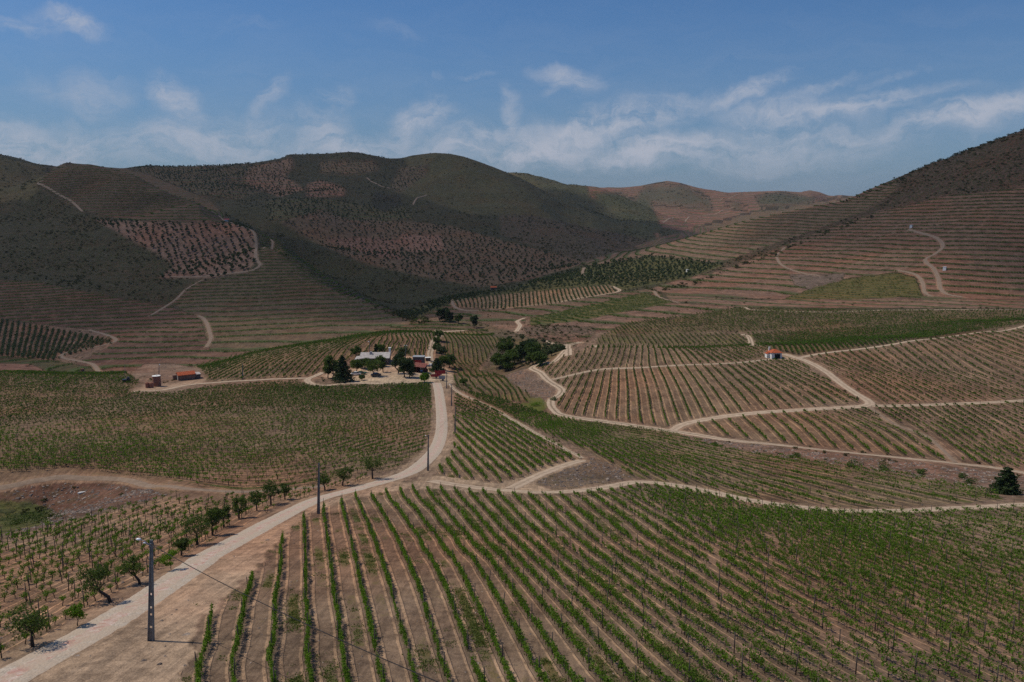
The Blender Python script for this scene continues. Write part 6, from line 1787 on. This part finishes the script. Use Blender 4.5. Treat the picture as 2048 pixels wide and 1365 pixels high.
def trailer(px, py, rz, L, Wd, h, paint, label):
    p = site(px, py)
    e = empty('farm_trailer', V3(p + (0, 0, 0.04)), rz, label, 'trailer')
    g = Geo(); z = 0.75
    g.box((-L / 2, -Wd / 2, z), (L / 2, Wd / 2, z + 0.1))
    g.box((-L / 2, -Wd / 2, z + 0.1), (L / 2, -Wd / 2 + 0.06, z + h)); g.box((-L / 2, Wd / 2 - 0.06, z + 0.1), (L / 2, Wd / 2, z + h))
    g.box((-L / 2, -Wd / 2 + 0.062, z + 0.1), (-L / 2 + 0.06, Wd / 2 - 0.062, z + h)); g.box((L / 2 - 0.06, -Wd / 2 + 0.062, z + 0.1), (L / 2, Wd / 2 - 0.062, z + h))
    link('bed', g.mesh('bed', [paint]), e)
    g = Geo(); g.tube([(-L / 2, 0, z), (-L / 2 - 1.2, 0, 0.5)], 0.06, 6); link('drawbar', g.mesh('drawbar', [M_STEEL]), e)
    for y in (-Wd / 2 + 0.1, Wd / 2 - 0.1): wheel(e, 0.3, y, 0.4, 0.22)
trailer(880, 751, 0.08, 4.2, 1.9, 1.1, M_REDP, 'crimson high-sided trailer at the back of the trailer row')
trailer(871, 757, 0.15, 3.8, 1.8, 0.75, M_REDP, 'long low red trailer in front of the crimson one')
trailer(884, 762, 0.1, 2.5, 1.6, 0.95, M_STEEL, 'short grey metal trailer beside the slim pole')

p = site(254, 765)
e = empty('spray_rig', V3(p), 0.3, 'dark tracked machine with a thin mast standing in the left field', 'machine')
g = Geo(); g.box((-1.6, -0.6, 0.4), (1.2, 0.6, 1.3)); g.box((0.1, -0.5, 1.3), (1.1, 0.5, 2.1), taper=0.2); link('body', g.mesh('body', [M_CARD]), e)
g = Geo(); g.tube([(-0.6, 0, 1.3), (-0.2, 0, 7.5)], 0.05, 6); link('mast', g.mesh('mast', [M_STEEL]), e)
for y in (-0.7, 0.7):
    g = Geo(); g.box((-1.7, y - 0.15, 0.0), (1.4, y + 0.15, 0.6)); link('track', g.mesh('track', [M_RUBBER]), e)

# a scrap heap by the dusty verge and two kerb stones
for (px, py, s, lb) in ((535, 1081, 0.30, 'pale broken stone in the ash patch beside the road'), (155, 1312, 0.20, 'white kerb stone loose on the road edge'), (372, 1270, 0.32, 'grey flat stone right of the near pole'), (163, 986, 0.75, 'pale boulder lying on the cut bank'), (233, 978, 0.5, 'small white boulder right of the pale boulder')):
    p = site(px, py)
    o = link('boulder', stone_mesh(int(px), M_STONE if s < 0.6 else M_WHITE), None, V3(p), 0.5, label=lb, category='stone'); o.scale = (s * 1.8, s * 1.3, s * 1.3)

# ------------------------------------------------------------------ two thin clouds added out of view, shaped to shade the hills
cm_ = bpy.data.materials.new('shade_cloud'); cm_.use_nodes = True
n = NT(cm_.node_tree); n.n.clear()
out = n.new('ShaderNodeOutputMaterial')
da = n.new('ShaderNodeAttribute', attribute_name='dens')
tb = n.new('ShaderNodeBsdfTransparent'); tl = n.new('ShaderNodeBsdfTranslucent'); df = n.new('ShaderNodeBsdfDiffuse')
tl.inputs[0].default_value = (0.85, 0.86, 0.88, 1); df.inputs[0].default_value = (0.85, 0.86, 0.88, 1)
m1 = n.new('ShaderNodeMixShader'); n.link(tl.outputs[0], m1.inputs[1]); n.link(df.outputs[0], m1.inputs[2]); m1.inputs[0].default_value = 0.5
m2 = n.new('ShaderNodeMixShader'); n.link(n.math('MULTIPLY', da.outputs['Fac'], 0.36), m2.inputs[0]); n.link(tb.outputs[0], m2.inputs[1]); n.link(m1.outputs[0], m2.inputs[2])
n.link(m2.outputs[0], out.inputs['Surface'])
def shade_cloud(shade, label, seed, h=1500.0):
    # the outline is given as the ground it shades; the cloud hangs up-sun of it
    ox_, oy_ = sun_dir.x / sun_dir.z * h, sun_dir.y / sun_dir.z * h
    p = np.array(shade, float) + (ox_, oy_)
    lo, hi = p.min(0) - 150, p.max(0) + 150
    nx, ny = int((hi[0] - lo[0]) / 22), int((hi[1] - lo[1]) / 22)
    X, Y = np.meshgrid(np.linspace(lo[0], hi[0], nx), np.linspace(lo[1], hi[1], ny))
    wx = X + 160 * perlin(X / 300, Y / 300, seed) + 60 * perlin(X / 90, Y / 90, seed + 1)
    wy = Y + 160 * perlin(X / 300, Y / 300, seed + 2) + 60 * perlin(X / 90, Y / 90, seed + 3)
    d = np.full(X.shape, 1e9)
    for i in range(len(p)):
        a0, b0_ = p[i], p[(i + 1) % len(p)]
        t = np.clip(((wx - a0[0]) * (b0_[0] - a0[0]) + (wy - a0[1]) * (b0_[1] - a0[1])) / ((b0_ - a0) ** 2).sum(), 0, 1)
        d = np.minimum(d, np.hypot(wx - a0[0] - t * (b0_[0] - a0[0]), wy - a0[1] - t * (b0_[1] - a0[1])))
    ins = inside(p, wx.ravel(), wy.ravel()).reshape(X.shape)
    sd_ = np.where(ins, d, -d)
    dens = sm(sd_, -40, 90)
    th = 60 * sm(sd_, -60, 200) * (1 + 0.7 * perlin(X / 120, Y / 120, seed + 4) + 0.35 * perlin(X / 45, Y / 45, seed + 5))
    idx = np.arange(nx * ny).reshape(ny, nx)
    okq = (dens[:-1, :-1] + dens[1:, 1:] + dens[:-1, 1:] + dens[1:, :-1]) > 0.01
    q = np.stack([idx[:-1, :-1], idx[:-1, 1:], idx[1:, 1:], idx[1:, :-1]], -1)[okq]
    co = np.vstack([np.stack([X, Y, CAMZ + h + th], -1).reshape(-1, 3), np.stack([X, Y, CAMZ + h - th * 0.25], -1).reshape(-1, 3)])
    used = np.unique(q); remap = np.full(len(co), -1); both = np.concatenate([used, used + nx * ny]); remap[both] = np.arange(len(both))
    fs = remap[np.vstack([q, (q + nx * ny)[:, ::-1]])]
    me = bpy.data.meshes.new('shade_cloud'); me.from_pydata(co[both].tolist(), [], fs.tolist())
    a_ = me.attributes.new('dens', 'FLOAT', 'POINT'); dd_ = dens.ravel(); a_.data.foreach_set('value', np.concatenate([dd_[used], dd_[used]]).astype(np.float32))
    me.materials.append(cm_); me.polygons.foreach_set('use_smooth', [True] * len(fs))
    link('shade_cloud', me, label=label, category='shade_cloud')
shade_cloud([(-1500, 560), (-560, 470), (-330, 520), (-150, 640), (-60, 800), (60, 1000), (380, 1350), (620, 1750), (300, 2600), (-1700, 2600)], 'thin wide sheet added out of view to shade the left and middle hills', 301)
shade_cloud([(330, 620), (330, 560), (560, 480), (1300, 420), (1400, 1250), (560, 1250), (260, 1100), (220, 800)], 'thin wide sheet added out of view to shade the right hill', 321)

# ------------------------------------------------------------------ the air
bm = bmesh.new(); bmesh.ops.create_cube(bm, size=1)
x0, x1, y0, y1, z0, z1 = -10600, 10600, -400, 12300, -160, CAMZ + 330
for v in bm.verts:
    v.co = Vector((x0 if v.co.x < 0 else x1, y0 if v.co.y < 0 else y1, z0 if v.co.z < 0 else z1))
me = bpy.data.meshes.new('haze'); bm.to_mesh(me); bm.free()
hm = bpy.data.materials.new('haze'); hm.use_nodes = True
nt = hm.node_tree; nt.nodes.clear()
pv = nt.nodes.new('ShaderNodeVolumePrincipled'); pv.inputs['Density'].default_value = 0.00003; pv.inputs['Color'].default_value = (0.80, 0.86, 1.0, 1)
pv.inputs['Anisotropy'].default_value = 0.2
out = nt.nodes.new('ShaderNodeOutputMaterial'); nt.links.new(pv.outputs[0], out.inputs['Volume'])
me.materials.append(hm)
link('haze', me, kind='stuff')
